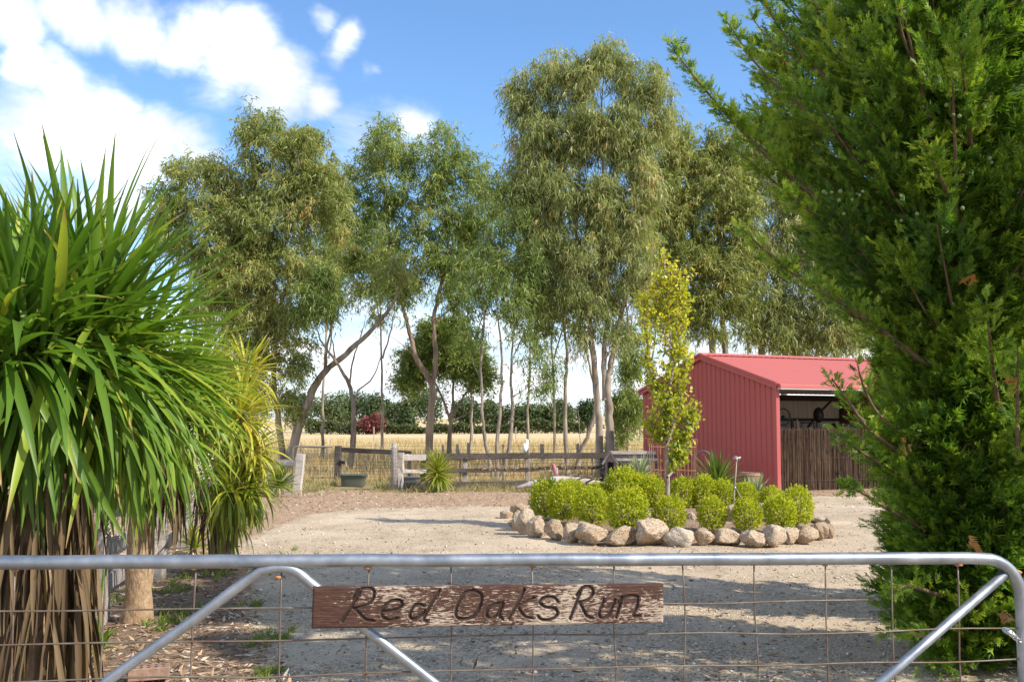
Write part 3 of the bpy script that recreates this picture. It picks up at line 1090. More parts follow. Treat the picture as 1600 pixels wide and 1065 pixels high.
letters = {
    'R': [[(272, 150), (240, 210), (205, 272)], [(243, 182), (256, 156), (282, 143), (308, 143), (321, 158), (315, 188), (290, 212), (248, 224)], [(252, 224), (285, 260), (300, 270), (322, 272)]],
    'e': [[(350, 236), (395, 232), (424, 214), (421, 194), (396, 190), (366, 207), (350, 236), (358, 260), (384, 271), (412, 262)]],
    'd': [[(508, 214), (482, 208), (462, 228), (455, 254), (470, 269), (494, 256), (514, 235)], [(566, 150), (532, 210), (508, 268), (524, 276)]],
    'O': [[(692, 152), (656, 168), (633, 212), (629, 254), (654, 271), (694, 259), (720, 216), (724, 172), (692, 152)]],
    'a': [[(792, 204), (756, 224), (745, 254), (764, 268), (788, 252), (806, 206)], [(808, 204), (795, 254), (808, 273)]],
    'k': [[(890, 150), (862, 210), (830, 273)], [(932, 184), (892, 206), (860, 222)], [(866, 222), (892, 260), (926, 270)]],
    's': [[(1026, 206), (1005, 184), (970, 185), (950, 204), (974, 224), (1010, 231), (1021, 254), (996, 275), (960, 275), (944, 260)]],
    'R.': [[(1116, 146), (1095, 205), (1070, 276)], [(1094, 178), (1118, 146), (1148, 142), (1161, 164), (1142, 194), (1104, 206)], [(1108, 206), (1132, 254), (1145, 268), (1162, 272)]],
    'u': [[(1206, 196), (1186, 250), (1198, 273), (1224, 258), (1250, 196)]],
    'n': [[(1276, 186), (1266, 226), (1254, 270)], [(1264, 206), (1298, 183), (1340, 185), (1336, 228), (1324, 264), (1352, 266)]],
}
strokes = {k: [smooth_path([(x, y, 0) for x, y in Lz(st)], 6)[:, :2] for st in v] for k, v in letters.items()}
NXg, NYg = 420, 54
gx, gy = np.meshgrid(np.linspace(0, SWID, NXg), np.linspace(0, -SHGT, NYg))
dist = np.full(gx.shape, 9.)
for v in strokes.values():
    for st in v:
        for (x0, y0), (x1, y1) in zip(st[:-1], st[1:]):
            dx, dy = x1 - x0, y1 - y0
            t = np.clip(((gx - x0) * dx + (gy - y0) * dy) / (dx * dx + dy * dy + 1e-12), 0, 1)
            dist = np.minimum(dist, np.hypot(gx - x0 - t * dx, gy - y0 - t * dy))
GW = .0060
depth = -.0075 * np.clip(1 - (dist / GW) ** 2, 0, 1) + .0016 * np.exp(-((dist - GW * 1.25) / .0022) ** 2)
grain = .0005 * np.sin(gy * 900 + 3 * np.sin(gx * 9)) + .0004 * np.sin(gy * 2300 + 5 * np.sin(gx * 5 + gy * 40))
edge = np.minimum.reduce([gx, SWID - gx, -gy, SHGT + gy])
depth = depth + grain - .003 * np.exp(-edge / .002)


def board_pt(x, y, d):
    return A_ + sign_x * x + su * y + sn * d


Vf = np.array(A_) + gx[..., None] * np.array(sign_x) + gy[..., None] * np.array(su) + depth[..., None] * np.array(sn)
i = np.arange(NYg - 1)[:, None] * NXg
j = np.arange(NXg - 1)[None, :]
F = np.stack([i + j, i + NXg + j, i + NXg + j + 1, i + j + 1], -1).reshape(-1, 4)
ob = np_obj('board_face', Vf.reshape(-1, 3), F, M_sign, sign, smooth=True)
mb = MB()
e_ = .003
V = [board_pt(x, y, d) for d in (-e_, -STH) for x, y in ((0, 0), (SWID, 0), (SWID, -SHGT), (0, -SHGT))]
mb.add(V, [(0, 4, 5, 1), (1, 5, 6, 2), (2, 6, 7, 3), (3, 7, 4, 0), (7, 6, 5, 4)])
mb.build('board_back', M_sign, sign)
for k, v in strokes.items():
    parts = []
    for st in v:
        st = np.array(st)
        t = norm(np.gradient(st, axis=0))
        nn = np.stack([-t[:, 1], t[:, 0]], 1)
        wd = GW * .80 * (1 + .12 * np.sin(np.arange(len(st)) * 1.3))[:, None]
        rows = [st + nn * wd, st + nn * wd * .3, st - nn * wd * .3, st - nn * wd]
        dep = [-.0018, -.0054, -.0054, -.0018]
        V = np.concatenate([np.array(A_) + r_[:, :1] * np.array(sign_x) + r_[:, 1:] * np.array(su) + d_ * np.array(sn) for r_, d_ in zip(rows, dep)])
        n_ = len(st)
        q = np.arange(n_ - 1)
        F = np.concatenate([np.stack([a * n_ + q, a * n_ + q + 1, (a + 1) * n_ + q + 1, (a + 1) * n_ + q], 1) for a in range(3)])
        parts.append((V, F))
    V, F, _ = cat_mesh(parts)
    np_obj('letter', V, F, M_letter, sign, smooth=True)
for q in (.06, SWID * .5, SWID - .05):      # wires that tie the board to the mesh
    for dz_ in (-.02, -SHGT + .02):
        MB().tube([board_pt(q, dz_, -STH), board_pt(q + .004, dz_ + .004, -STH - .022)], .003, 5).build('tie_wire', M_wire, sign)

# chain and post at the latch end
gp = thing('gate_post', 'grey timber gate post at the latch end, cut off by the right edge', 'post', (P(1640, 900, 3.85).x, 3.85, 0))
x0 = P(1590, 865, 3.85).x + .085
MB().beam((x0 + .12, 3.87, -.1), (x0 + .12, 3.87, 1.135), .24, .24, .003, 6, up=(1, 0, 0)).build('post', M_wood_grey, gp)
for z in (.3, .62, .80, .98):
    MB().tube([(x0 - .012, 3.72, z), (x0 + .25, 3.73, z + .004)], .0022, 5).build('wire', M_fwire, gp)
for q in (0.02, .07, .12):
    MB().tube([(x0 - .008 + q, 3.715, .1), (x0 - .006 + q, 3.716, 1.0)], .0018, 5).build('wire', M_fwire, gp)
ch = thing('chain', 'steel chain looped round the end of the gate to the latch post', 'chain', gate_at(1580, 985))
path = smooth_path([gate_at(1572, 984, -.03), gate_at(1580, 989, -.045), gate_at(1590, 999, -.03), gate_at(1602, 1012, .05), gate_at(1620, 1018, .3), gate_at(1640, 1000, .5)], 4)
for k in range(len(path) - 1):
    c_ = Vector((path[k] + path[k + 1]) / 2)
    t = Vector(path[k + 1] - path[k]).normalized()
    s_ = t.cross(Vector((0, 0, 1))).normalized() if k % 2 else t.cross(Vector((0, 1, 0))).normalized()
    L = Vector(path[k + 1] - path[k]).length * .62
    L = min(max(L, .016), .03)
    pts = [c_ + t * L * math.cos(a) + s_ * .008 * math.sin(a) for a in np.linspace(0, 2 * PI, 13)]
    MB().tube(pts, .0026, 6, False).build('chain_link', M_chain, ch)
# ------------------------------------------------------------------ gum trees
def gum(name, label, stems, blobs, Y, leafmat, bark, nclus, nleaf, L=(.13, .22), W=(.017, .028), droop=1.0, spread=.55, group=None, cat='tree', rz=.85, hang=.8, twigr=.011):
    """stems: list of ([(px, py, dY?)...], r0, r1); blobs: (px, py, rx, ry, dY?)"""
    b0 = stems[0][0][0]
    base = P(b0[0], b0[1], Y + (b0[2] if len(b0) > 2 else 0))
    root = thing(name, label, cat, (base.x, base.y, 0), group)
    pos, rad, par = [], [], []
    tubes = []
    for pts, r0, r1 in stems:
        w3 = [P(q[0], q[1], Y + (q[2] if len(q) > 2 else 0)) for q in pts]
        if pts[0][1] > 690:
            w3[0].z = min(w3[0].z, -.1)
        sp = smooth_path(w3, 5)
        m_ = mpp(Y) * .6
        sp[1:-1] += rng.normal(0, m_, (len(sp) - 2, 3)) * [1, 1, .4]
        nclus_, rr = nclus, np.linspace(r0 * .58, r1 * .3, len(sp)) * (1 + .05 * rng.normal(size=len(sp)))
        if pts[0][1] > 690:
            rr[0] *= 1.35
            rr[1] *= 1.12
        tubes.append(tube_np(sp, rr, 10, .035))
        pos += [tuple(q) for q in sp]
        rad += list(rr)
    nst = len(pos)
    pos = np.array(pos)
    # cluster centres
    cl = []
    bw = np.array([q[2] * q[3] for q in blobs], float)
    cnt = np.maximum(1, np.round(bw / bw.sum() * nclus * 2.5)).astype(int)
    for q, n in zip(blobs, cnt):
        d = rdir(n) * (rng.random((n, 1)) ** (1 / 2.4))
        m = mpp(Y)
        dy = q[4] if len(q) > 4 else 0
        c = np.array(P(q[0], q[1], Y + dy))
        cl.append(c + d * np.array([q[2] * m * .9, max(q[2], q[3]) * m * rz, q[3] * m * .9]))
    cl = np.concatenate(cl)
    order = np.argsort([np.min(np.linalg.norm(pos[:nst] - c, axis=1)) for c in cl])
    P_ = list(map(np.array, pos))
    parent = [-1] * nst
    paths = []
    arr = np.array(P_)
    for k in order:
        c = cl[k]
        d = np.linalg.norm(arr - c, axis=1)
        pen = np.where(arr[:, 2] > c[2] - .15, 1.6, 1.0)
        a = int(np.argmin(d * pen))
        dd = d[a]
        seg = max(2, min(6, int(dd / .45) + 1))
        pidx = a
        path = [a]
        mid = (arr[a] + c) / 2 + np.array([0, 0, .10 * dd]) + rng.normal(0, .07 * dd, 3)
        new = []
        for s_ in range(1, seg + 1):
            t = s_ / seg
            q = (1 - t) ** 2 * arr[a] + 2 * t * (1 - t) * mid + t * t * c
            new.append(q)
            parent.append(pidx)
            pidx = len(parent) - 1
            path.append(pidx)
        arr = np.vstack([arr, np.array(new)])
        paths.append(path)
    n = len(arr)
    area = np.zeros(n)
    for k in range(n - 1, nst - 1, -1):
        if area[k] == 0:
            area[k] = twigr ** 2
        if parent[k] >= nst:
            area[parent[k]] += area[k] * .8
    rads = np.sqrt(area)
    for path in paths:
        rr = [rads[q] if q >= nst else rads[path[1]] * 1.15 for q in path]
        tubes.append(tube_np(arr[path], np.minimum(rr, .06), 5))
    V, F, _ = cat_mesh(tubes)
    np_obj('trunk', V, F, bark, root, smooth=True)
    # foliage: hanging twigs round every cluster
    nt = 10
    per = max(1, int(nleaf * .47) // nt)
    N = len(cl)
    tw = rdir(N * nt) * [.9, .9, .95] + [0, 0, .12]
    tl = rng.uniform(.45, 1.35, (N * nt, 1)) * spread * 1.15
    c_ = np.repeat(cl, nt, 0)
    s_ = rng.random((N * nt, per, 1)) ** .7
    pts = c_[:, None] + tw[:, None] * tl[:, None] * s_ + np.array([0, 0, -1.]) * (droop * .45 * tl[:, None] * s_ ** 2) + rng.normal(0, .06, (N * nt, per, 3))
    pts = pts.reshape(-1, 3)
    M = len(pts)
    d = rng.normal(0, 1, (M, 3)) * [.55, .55, .45] + np.array([0, 0, -hang]) + np.repeat(tw, per, 0) * .35
    nr = rdir(M)
    Ls, Ws = rng.uniform(*L, M), rng.uniform(*W, M)
    cv = np.repeat(rng.normal(0, .16, N), nt * per)
    var = np.clip(.45 + cv + rng.normal(0, .2, M), 0, 1)
    V, F, var = leaf_tris(pts, d, nr, Ls * 1.15, Ws * 1.5, var)
    np_obj('crown', V, F, leafmat, root, {'var': var})
    return root


LEAN = dict(L=(.14, .24), W=(.019, .031))
gum('gum_tree', 'pale gum tree behind the palms, its trunk leaning far right over the mesh gate',
    [([(447, 708), (466, 668), (488, 612), (508, 580), (548, 546), (590, 505), (616, 470), (640, 425)], .30, .09),
     ([(446, 706, .3), (436, 660, .4), (428, 600, .3), (432, 520, 0), (441, 470, 0), (425, 430, 0), (420, 350, 0), (428, 260, 0)], .20, .05),
     ([(434, 530), (415, 468), (376, 408, -.5), (330, 330, -.5), (300, 290, -.5)], .12, .04),
     ([(508, 580), (512, 540), (520, 490), (524, 440)], .09, .04),
     ([(441, 470), (462, 400), (478, 330), (484, 250)], .10, .03)],
    [(430, 222, 66, 50), (400, 195, 34, 28), (484, 235, 34, 44), (300, 285, 52, 48), (258, 318, 38, 34), (350, 330, 70, 60), (405, 345, 70, 62), (470, 335, 40, 62), (380, 430, 80, 66),
     (446, 420, 60, 60), (350, 400, 60, 60), (440, 500, 44, 50), (410, 565, 42, 60), (470, 560, 26, 46), (386, 510, 40, 50), (520, 330, 30, 70), (330, 470, 50, 60), (360, 580, 40, 50), (275, 370, 50, 50), (500, 430, 40, 50), (505, 270, 26, 50), (455, 285, 50, 40), (388, 275, 40, 40), (345, 270, 26, 34), (620, 425, 26, 24), (455, 620, 24, 30)],
    34, M_gum1, M_bark_pale, 300, 290, **LEAN)
gum('gum_tree', 'dark slender half-bare gum behind the teal trough, with thin upswept twigs',
    [([(545, 748), (551, 690), (553, 640), (545, 600), (525, 565), (505, 538), (492, 505)], .19, .045),
     ([(552, 640), (560, 610), (582, 590), (596, 552), (590, 528)], .06, .015),
     ([(546, 604), (552, 560), (566, 520), (572, 490)], .06, .015),
     ([(525, 565), (516, 520), (498, 478)], .05, .015), ([(550, 680), (530, 665), (508, 652)], .03, .008), ([(553, 650), (575, 628), (590, 600)], .03, .008)],
    [(494, 462, 32, 26), (520, 478, 22, 20), (478, 492, 18, 16), (506, 430, 26, 20)],
    32.5, M_gum4, M_bark_dark, 30, 230, spread=.4)
gum('gum_tree', 'gum with rough red-brown trunk forking behind the rail fence, left of the bushy one',
    [([(669, 716), (672, 670), (676, 610), (668, 588), (650, 558), (640, 520), (630, 480), (622, 430), (608, 360), (600, 290)], .30, .06),
     ([(675, 612), (681, 560), (678, 500), (690, 440), (700, 380), (694, 310), (700, 250)], .2, .05),
     ([(690, 440), (715, 400), (735, 340), (748, 290)], .09, .03), ([(630, 480), (600, 420), (570, 370), (560, 320)], .1, .03), ([(678, 505), (706, 478), (728, 440)], .07, .02),
     ([(655, 565), (630, 540), (604, 520)], .05, .012)],
    [(612, 232, 58, 42), (566, 262, 34, 36), (640, 280, 70, 52), (704, 250, 44, 52), (742, 268, 26, 38), (690, 335, 62, 54), (582, 330, 46, 52), (620, 390, 70, 54), (556, 400, 34, 44),
     (690, 410, 60, 48), (735, 350, 32, 40), (600, 205, 26, 20), (690, 212, 26, 24), (640, 450, 44, 30), (706, 466, 40, 24), (570, 450, 30, 22), (534, 300, 30, 54), (540, 380, 34, 60), (766, 330, 34, 60), (770, 430, 34, 50)],
    41, M_gum2, M_bark_red, 165, 280, L=(.16, .27), W=(.021, .035), spread=.68)
gum('gum_tree', 'bushy rounded green gum with orange-brown branching trunk in the paddock',
    [([(700, 718), (703, 680), (704, 655)], .24, .2), ([(704, 656), (690, 620), (676, 590), (660, 565)], .12, .04), ([(704, 656), (708, 610), (704, 560), (700, 530)], .13, .04),
     ([(704, 656), (724, 620), (742, 600), (750, 575)], .1, .03), ([(706, 660), (740, 640), (772, 626)], .06, .015)],
    [(696, 545, 48, 34), (655, 560, 32, 30), (730, 562, 34, 34), (690, 515, 36, 22), (645, 590, 24, 22), (748, 588, 22, 20)],
    44, M_gum2, M_bark_red, 90, 330, L=(.15, .24), W=(.03, .046), spread=.7, hang=.3)
gum('gum_tree', 'multi-stemmed slim gum rising from one clump behind the rail fence at centre',
    [([(772, 754), (768, 735), (758, 690), (753, 640), (752, 560), (756, 480), (752, 420), (758, 360)], .13, .04),
     ([(777, 754), (777, 690), (784, 600), (782, 540), (776, 460), (782, 390)], .12, .03), ([(782, 754), (797, 690), (801, 640), (798, 590), (801, 540), (806, 470), (818, 410)], .13, .03),
     ([(800, 560), (820, 520), (842, 490)], .04, .012), ([(753, 600), (738, 560), (736, 520)], .03, .01), ([(801, 620), (826, 604), (850, 585)], .03, .01)],
    [(800, 398, 54, 40), (758, 390, 42, 36), (832, 430, 34, 36), (842, 560, 30, 26), (790, 470, 60, 44), (735, 450, 30, 40), (846, 600, 26, 22), (740, 520, 22, 40), (812, 515, 36, 26), (770, 300, 44, 36), (800, 340, 40, 34)],
    30.5, M_gum4, M_bark_grey, 56, 200, spread=.5)
gum('gum_tree', 'twin-stemmed grey gum whose stems cross in a V behind the rail fence',
    [([(888, 752), (884, 690), (883, 610), (886, 560), (880, 490), (879, 430), (868, 360)], .15, .05), ([(894, 752), (908, 706), (922, 670), (930, 640), (928, 600), (918, 554), (908, 512), (888, 450)], .15, .05),
     ([(884, 600), (887, 535), (890, 470)], .07, .03), ([(905, 712), (907, 680), (903, 640), (906, 600)], .03, .008)],
    [(858, 500, 30, 26), (868, 440, 36, 34), (845, 470, 26, 26), (905, 470, 30, 30), (862, 585, 20, 18), (842, 410, 28, 30)],
    33, M_gum2, M_bark_grey, 34, 190, spread=.45)
gum('gum_tree', 'tallest gum, pale bark and a high drooping crown standing left of the red shed',
    [([(935, 756), (936, 690), (934, 640), (927, 560), (918, 480), (905, 420), (900, 360), (880, 290), (870, 200)], .23, .05), ([(953, 756), (953, 690), (951, 640), (949, 600), (956, 560), (968, 500), (978, 450), (992, 390), (1000, 300), (1004, 200)], .26, .05),
     ([(945, 625), (944, 560), (950, 480), (948, 400), (944, 300), (940, 190), (944, 110)], .16, .04), ([(905, 425), (870, 390), (850, 340), (838, 260), (830, 180)], .11, .03), ([(975, 455), (985, 520), (990, 480), (1010, 420)], .06, .02),
     ([(900, 360), (905, 280), (902, 200), (895, 140)], .1, .03)],
    [(942, 92, 48, 34), (880, 122, 62, 44), (824, 150, 36, 48), (1000, 128, 48, 46), (1036, 186, 26, 46), (832, 225, 44, 56), (900, 205, 70, 60), (975, 212, 66, 60), (812, 300, 30, 54), (868, 302, 62, 60),
     (945, 312, 66, 62), (1005, 290, 40, 50), (842, 380, 44, 52), (918, 392, 62, 54), (982, 380, 44, 52), (880, 455, 44, 44), (945, 462, 52, 44), (830, 440, 26, 34), (962, 522, 26, 26), (904, 516, 22, 26), (1000, 430, 30, 40)],
    31, M_gum3, M_bark_pale, 270, 330, L=(.15, .26), W=(.016, .027), droop=1.2, hang=1.15, spread=.56)
gum('gum_tree', 'dense olive gum behind the shed roof, right beside the tallest tree',
    [([(1118, 700), (1114, 560), (1108, 500), (1096, 440), (1082, 360), (1076, 270)], .26, .06), ([(1140, 700), (1134, 560), (1130, 505), (1128, 440), (1124, 360), (1118, 280)], .26, .06), ([(1096, 440), (1060, 410), (1040, 360)], .09, .03), ([(1130, 500), (1156, 470), (1170, 420)], .09, .03)],
    [(1082, 240, 62, 40), (1048, 310, 46, 60), (1118, 290, 62, 58), (1076, 340, 56, 50), (1090, 400, 56, 58), (1140, 385, 50, 56), (1050, 420, 40, 50), (1150, 455, 44, 44), (1100, 460, 46, 36), (1036, 480, 24, 34), (1132, 230, 40, 40), (1050, 225, 34, 44), (1036, 290, 30, 50), (1160, 330, 34, 56), (1150, 265, 34, 44), (1110, 505, 40, 22), (1060, 470, 30, 30)],
    37, M_gum1, M_bark_pale, 170, 320, L=(.16, .26), W=(.022, .034), spread=.62)
gum('gum_tree', 'broad pale-leaved gum behind the shed, its crown half hidden by the cypress',
    [([(1198, 700), (1190, 555), (1196, 520), (1212, 470), (1220, 400), (1226, 300), (1230, 230)], .26, .06), ([(1228, 700), (1226, 556), (1244, 530), (1262, 505), (1290, 470), (1300, 420)], .22, .06), ([(1196, 520), (1180, 470), (1184, 400), (1182, 300)], .12, .03)],
    [(1188, 200, 50, 40), (1232, 236, 52, 50), (1184, 285, 52, 60), (1250, 320, 62, 62), (1196, 385, 56, 56), (1270, 410, 62, 56), (1196, 470, 56, 42), (1262, 490, 60, 44), (1310, 480, 50, 52), (1330, 400, 60, 70), (1300, 530, 46, 26), (1225, 522, 44, 24), (1180, 515, 34, 24), (1262, 540, 40, 20), (1340, 500, 40, 40)],
    38, M_gum3, M_bark_pale, 185, 310, L=(.17, .28), W=(.022, .034), droop=1.3, hang=1.1, spread=.66)
gum('gum_tree', 'low young gum foliage in the gap between the tallest trunk and the shed wall',
    [([(982, 740), (980, 690), (984, 630), (986, 590), (990, 545)], .08, .03)],
    [(984, 572, 20, 30), (975, 626, 24, 26), (992, 640, 14, 34), (970, 670, 12, 20), (990, 520, 16, 22)],
    34, M_gum2, M_bark_grey, 34, 230, spread=.42)

# slim stems of the second row, seen between the nearer trunks
for bx, Yb, tops, lb in ((505, 47, (515, 300), 'slim stem of the second row left of the forked red-brown trunk'), (598, 50, (590, 330), 'slim stem of the second row showing through the leaning branch'), (735, 48, (728, 330), 'slim stem of the second row left of the multi-stemmed clump'),
                         (826, 46, (834, 350), 'slim stem of the second row right of the multi-stemmed clump'), (866, 49, (858, 330), 'slim pale stem of the second row left of the V-shaped pair'), (1010, 47, (1020, 330), 'slim stem of the second row above the low end of the shed'),
                         (1062, 50, (1058, 350), 'slim stem of the second row behind the yellow sapling'), (400, 46, (392, 380), 'slim stem of the second row behind the yellow-green palm clump')):
    tx, ty = tops
    gum('gum_tree', lb, [([(bx, 712), (bx + random.uniform(-3, 3), 640), (bx * .7 + tx * .3, 560), (bx * .4 + tx * .6, 450), (tx, ty)], .14, .05), ([((bx + tx) / 2 + 4, 560), (bx + 16, 500), (bx + 22, 430)], .08, .03), ([((bx + tx) / 2, 500), (bx - 14, 440), (bx - 18, 400)], .07, .03)],
        [(tx, ty + 30, 34, 50), (tx + 14, ty + 110, 30, 46), (tx - 16, ty + 90, 28, 44), (tx + 4, ty + 165, 20, 20)], Yb, M_gum2 if bx % 2 else M_gum1, M_bark_grey, 22, 200, L=(.2, .32), W=(.026, .04), spread=.7, group='slim gums of the second row')

# ------------------------------------------------------------------ the line of trees and the hedge beyond the paddock
def far_tree(name, label, px, ytop, ybase, wpx, Y, mat, n=2600, conic=False, group='trees along the far side of the paddock', leaf=.75, mid=.52):
    base = P(px, ybase, Y)
    gz = float(far_z(base.x, Y))
    H = P(px, ytop, Y).z - gz
    m = mpp(Y)
    Rr = wpx * m / 2
    root = thing(name, label, 'tree', (base.x, Y, gz), group)
    mb = MB()
    V, F = tube_np([(base.x, Y, gz - .2), (base.x + .1, Y, gz + H * .3), (base.x - .1, Y, gz + H * .75)], [.035 * H, .028 * H, .01 * H], 6)
    np_obj('trunk', V, F, M_bark_dark, root, smooth=True)
    if conic:
        h = rng.random(n) ** 1.3
        a = rng.uniform(0, 2 * PI, n)
        r = Rr * (1 - h) * (.55 + .45 * rng.random(n)) * (1 + .18 * np.sin(h * 34))
        pts = np.stack([r * np.cos(a), r * np.sin(a), gz + H * (.06 + .94 * h)], 1)
    else:
        nb = 16
        cc = rdir(nb) * [Rr * .62, Rr * .62, H * .30] * rng.random((nb, 1)) ** .4 + [0, 0, gz + H * mid]
        k = rng.integers(0, nb, n)
        br = rng.uniform(.34, .56, nb)[k][:, None]
        pts = cc[k] + rdir(n) * (rng.random((n, 1)) ** (1 / 2.2)) * br * np.array([Rr, Rr, H * .5])
    pts = pts + [base.x, Y, 0]
    d = rdir(n) + [0, 0, -.2]
    V, F, var = leaf_quads(pts, d, rdir(n), rng.uniform(.5, 1.1, n) * leaf, rng.uniform(.35, .7, n) * leaf, np.clip(.5 + rng.normal(0, .22, n), 0, 1))
    np_obj('crown', V, F, mat, root, {'var': var})


FT = [(512, 604, 60, M_farpale, 'leftmost pale green tree on the far tree line'), (548, 598, 74, M_far, 'round dark tree on the far line, left of the red-leaved one'), (588, 606, 54, M_far, 'dark tree on the far line directly behind the red-leaved one'),
      (622, 620, 50, M_farpale, 'paler tree on the far line between the red tree and the two trunks'), (668, 604, 70, M_far, 'dark far tree showing behind the forked red-brown trunk'), (730, 616, 60, M_far, 'dark far tree behind the branching orange-brown trunk'),
      (772, 622, 48, M_farpale, 'pale far tree framed by the multi-stemmed gum'), (818, 618, 54, M_far, 'dark far tree just right of the multi-stemmed gum'), (852, 622, 46, M_far, 'dark far tree with a sky gap on its left, above the white bird'),
      (880, 628, 40, M_farpale, 'pale far tree behind the twin-stemmed grey gum'), (918, 626, 34, M_far, 'small dark far tree just left of the tallest trunk'), (970, 622, 46, M_far, 'dark far tree in the gap before the shed wall'), (470, 612, 60, M_far, 'dark far tree half hidden by the leaning pale trunk')]
for q, yt, wd, mt, lb in FT:
    far_tree('distant_tree', lb, q, yt + random.uniform(-10, 8), 672, wd * random.uniform(1.0, 1.5), 225 + random.uniform(-15, 25), mt, 3200)
far_tree('distant_tree', 'small red-leaved tree standing in front of the far tree line', 580, 634, 682, 50, 183.6, M_farred, 3600, leaf=.5, mid=.36)
far_tree('distant_tree', 'dark pointed conifer in the far tree line between two trunks', 634, 630, 676, 42, 200, M_far, 2600, True)
for q, yt, wd in ((1330, 600, 90), (1010, 610, 60), (400, 600, 80), (330, 604, 90)):
    far_tree('distant_tree', {1330: 'far tree behind the shed and the cypress', 1010: 'far tree mostly hidden by the near end of the shed', 400: 'far tree mostly hidden by the yellow-green strap-leaved palm', 330: 'far tree hidden behind the big strap-leaved palm'}[q], q, yt, 672, wd, 235, M_far, 1500)
hx0, hx1 = P(478, 680, 186).x, P(914, 680, 186).x
hd = thing('hedge', 'long low dark green hedge along the far edge of the straw paddock', 'hedge', ((hx0 + hx1) / 2, 186, 0))
n = 15000
hx = rng.uniform(hx0, hx1, n)
top_ = (1.9 + .35 * np.sin(hx * .45) + .25 * np.sin(hx * 1.3 + 1) + .45 * np.sin(hx * .13)) * np.clip(np.minimum(hx - hx0 + .6, hx1 - hx + .6), 0, 1)
pts = np.stack([hx, 186 + rng.uniform(-1.3, 1.3, n), far_z(hx, 186) + top_ * rng.random(n) ** .6], 1)
V, F, var = leaf_quads(pts, rdir(n) + [0, 0, .2], rdir(n), rng.uniform(.3, .6, n), rng.uniform(.2, .4, n), np.clip(.5 + rng.normal(0, .22, n), 0, 1))
np_obj('foliage', V, F, M_hedge, hd, {'var': var})
mb = MB()
for q in np.arange(hx0 + 1, hx1, 2.0):
    mb.tube([(q, 186, -.3), (q + .1, 186, 1.3)], [.06, .03], 5)
tag(mb.build('stem', M_bark_dark, hd), kind='stuff')

# ------------------------------------------------------------------ cypress on the right
def frond_template(pairs=3, seed=0):
    """a flat spray: three-cornered plumes either side of the axis and one at the end"""
    r_ = np.random.default_rng(seed)
    V, F = [], []

    def tri(p, d, L, W):
        p, d = np.array(p, float), np.array(d, float)
        d /= np.linalg.norm(d)
        s_ = np.cross(d, [0, 0, 1.])
        s_ /= np.linalg.norm(s_)
        o_ = len(V)
        V.extend([p - s_ * W, p + s_ * W, p + d * L + np.array([0, 0, r_.normal(0, .06) * L])])
        F.append((o_, o_ + 1, o_ + 2))
    tri((0, 0, 0), (1, 0, 0), .75, .05)
    for k in range(pairs):
        t = .05 + .68 * k / pairs
        L = (.52 - .27 * k / pairs)
        for sg in (1, -1):
            q = t + (.07 if sg > 0 else 0)
            an = sg * (R(40) + r_.normal(0, .14))
            tri((q, 0, r_.normal(0, .012)), (math.cos(an), math.sin(an), r_.normal(0, .2)), L * r_.uniform(.8, 1.2), .062)
    tri((.60, 0, 0), (1, 0, .05), .42, .06)
    return np.array(V), np.array(F)


FR = [frond_template(3, k) for k in range(4)]
cyp = thing('cypress', 'tall dark green cypress with feathery sprays filling the right side behind the gate', 'tree', (3.2, 7.0, 0))
cy_pos, cy_dir, cy_len, cy_var = [], [], [], []
branches = []


def clothe(pts, dens=1.0, l2=(.10, .34), start=.12, size=(.075, .125), hue=0.0):
    """twigs with sprays along a limb"""
    pts = smooth_path(pts, 6) if len(pts) < 8 else np.asarray(pts)
    seg = np.linalg.norm(np.diff(pts, axis=0), axis=1)
    cum = np.concatenate([[0], np.cumsum(seg)])
    tot = cum[-1]
    branches.append((pts, np.linspace(.011 + .006 * tot, .0035, len(pts))))
    nt = int(tot / .045 * dens)
    if nt < 2:
        return
    ts = start + (1 - start) * rng.random(nt) ** .85
    q = np.stack([np.interp(ts * tot, cum, pts[:, k]) for k in range(3)], 1)
    tg = norm(np.stack([np.interp(np.minimum(ts + .06, 1) * tot, cum, pts[:, k]) for k in range(3)], 1) - np.stack([np.interp((ts - .02) * tot, cum, pts[:, k]) for k in range(3)], 1))
    rd = rdir(nt)
    rd = norm(rd - tg * np.sum(rd * tg, 1, keepdims=True))
    rd = norm(rd * [1, 1, .6])
    td = norm(tg * .75 + rd * .85 + [0, 0, .12])
    tl = (l2[0] + (l2[1] - l2[0]) * (1 - ts) * rng.uniform(.6, 1.2, nt))
    nf = 6
    fs = (np.arange(nf) + .5) / nf
    fp = q[:, None] + td[:, None] * tl[:, None, None] * fs[None, :, None] + rng.normal(0, .012, (nt, nf, 3))
    sd = rdir(nt * nf).reshape(nt, nf, 3)
    fd = norm(td[:, None] * 1.0 + sd * .62 + np.array([0, 0, .1]))
    fl = rng.uniform(*size, (nt, nf)) * (1.15 - .3 * fs)[None]
    cy_pos.append(fp.reshape(-1, 3))
    cy_dir.append(fd.reshape(-1, 3))
    cy_len.append(fl.reshape(-1))
    cy_var.append(np.clip(hue + .42 + np.repeat(rng.normal(0, .13, nt), nf) + rng.normal(0, .12, nt * nf) + .10 * np.tile(fs, nt), 0, 1))


stemsC = [([(3.25, 7.0, -.1), (3.22, 7.0, 1.2), (3.16, 6.95, 2.6), (3.14, 6.9, 4.0), (3.2, 6.9, 5.3)], .13, .03, 5.6),
          ([(3.62, 8.7, -.1), (3.55, 8.6, 1.4), (3.3, 8.4, 2.8), (3.1, 8.3, 4.0), (3.02, 8.3, 5.4)], .10, .025, 5.6),
          ([(4.35, 8.7, -.1), (4.3, 8.7, 2.2), (4.25, 8.7, 4.4), (4.2, 8.7, 5.5)], .12, .03, 5.8)]


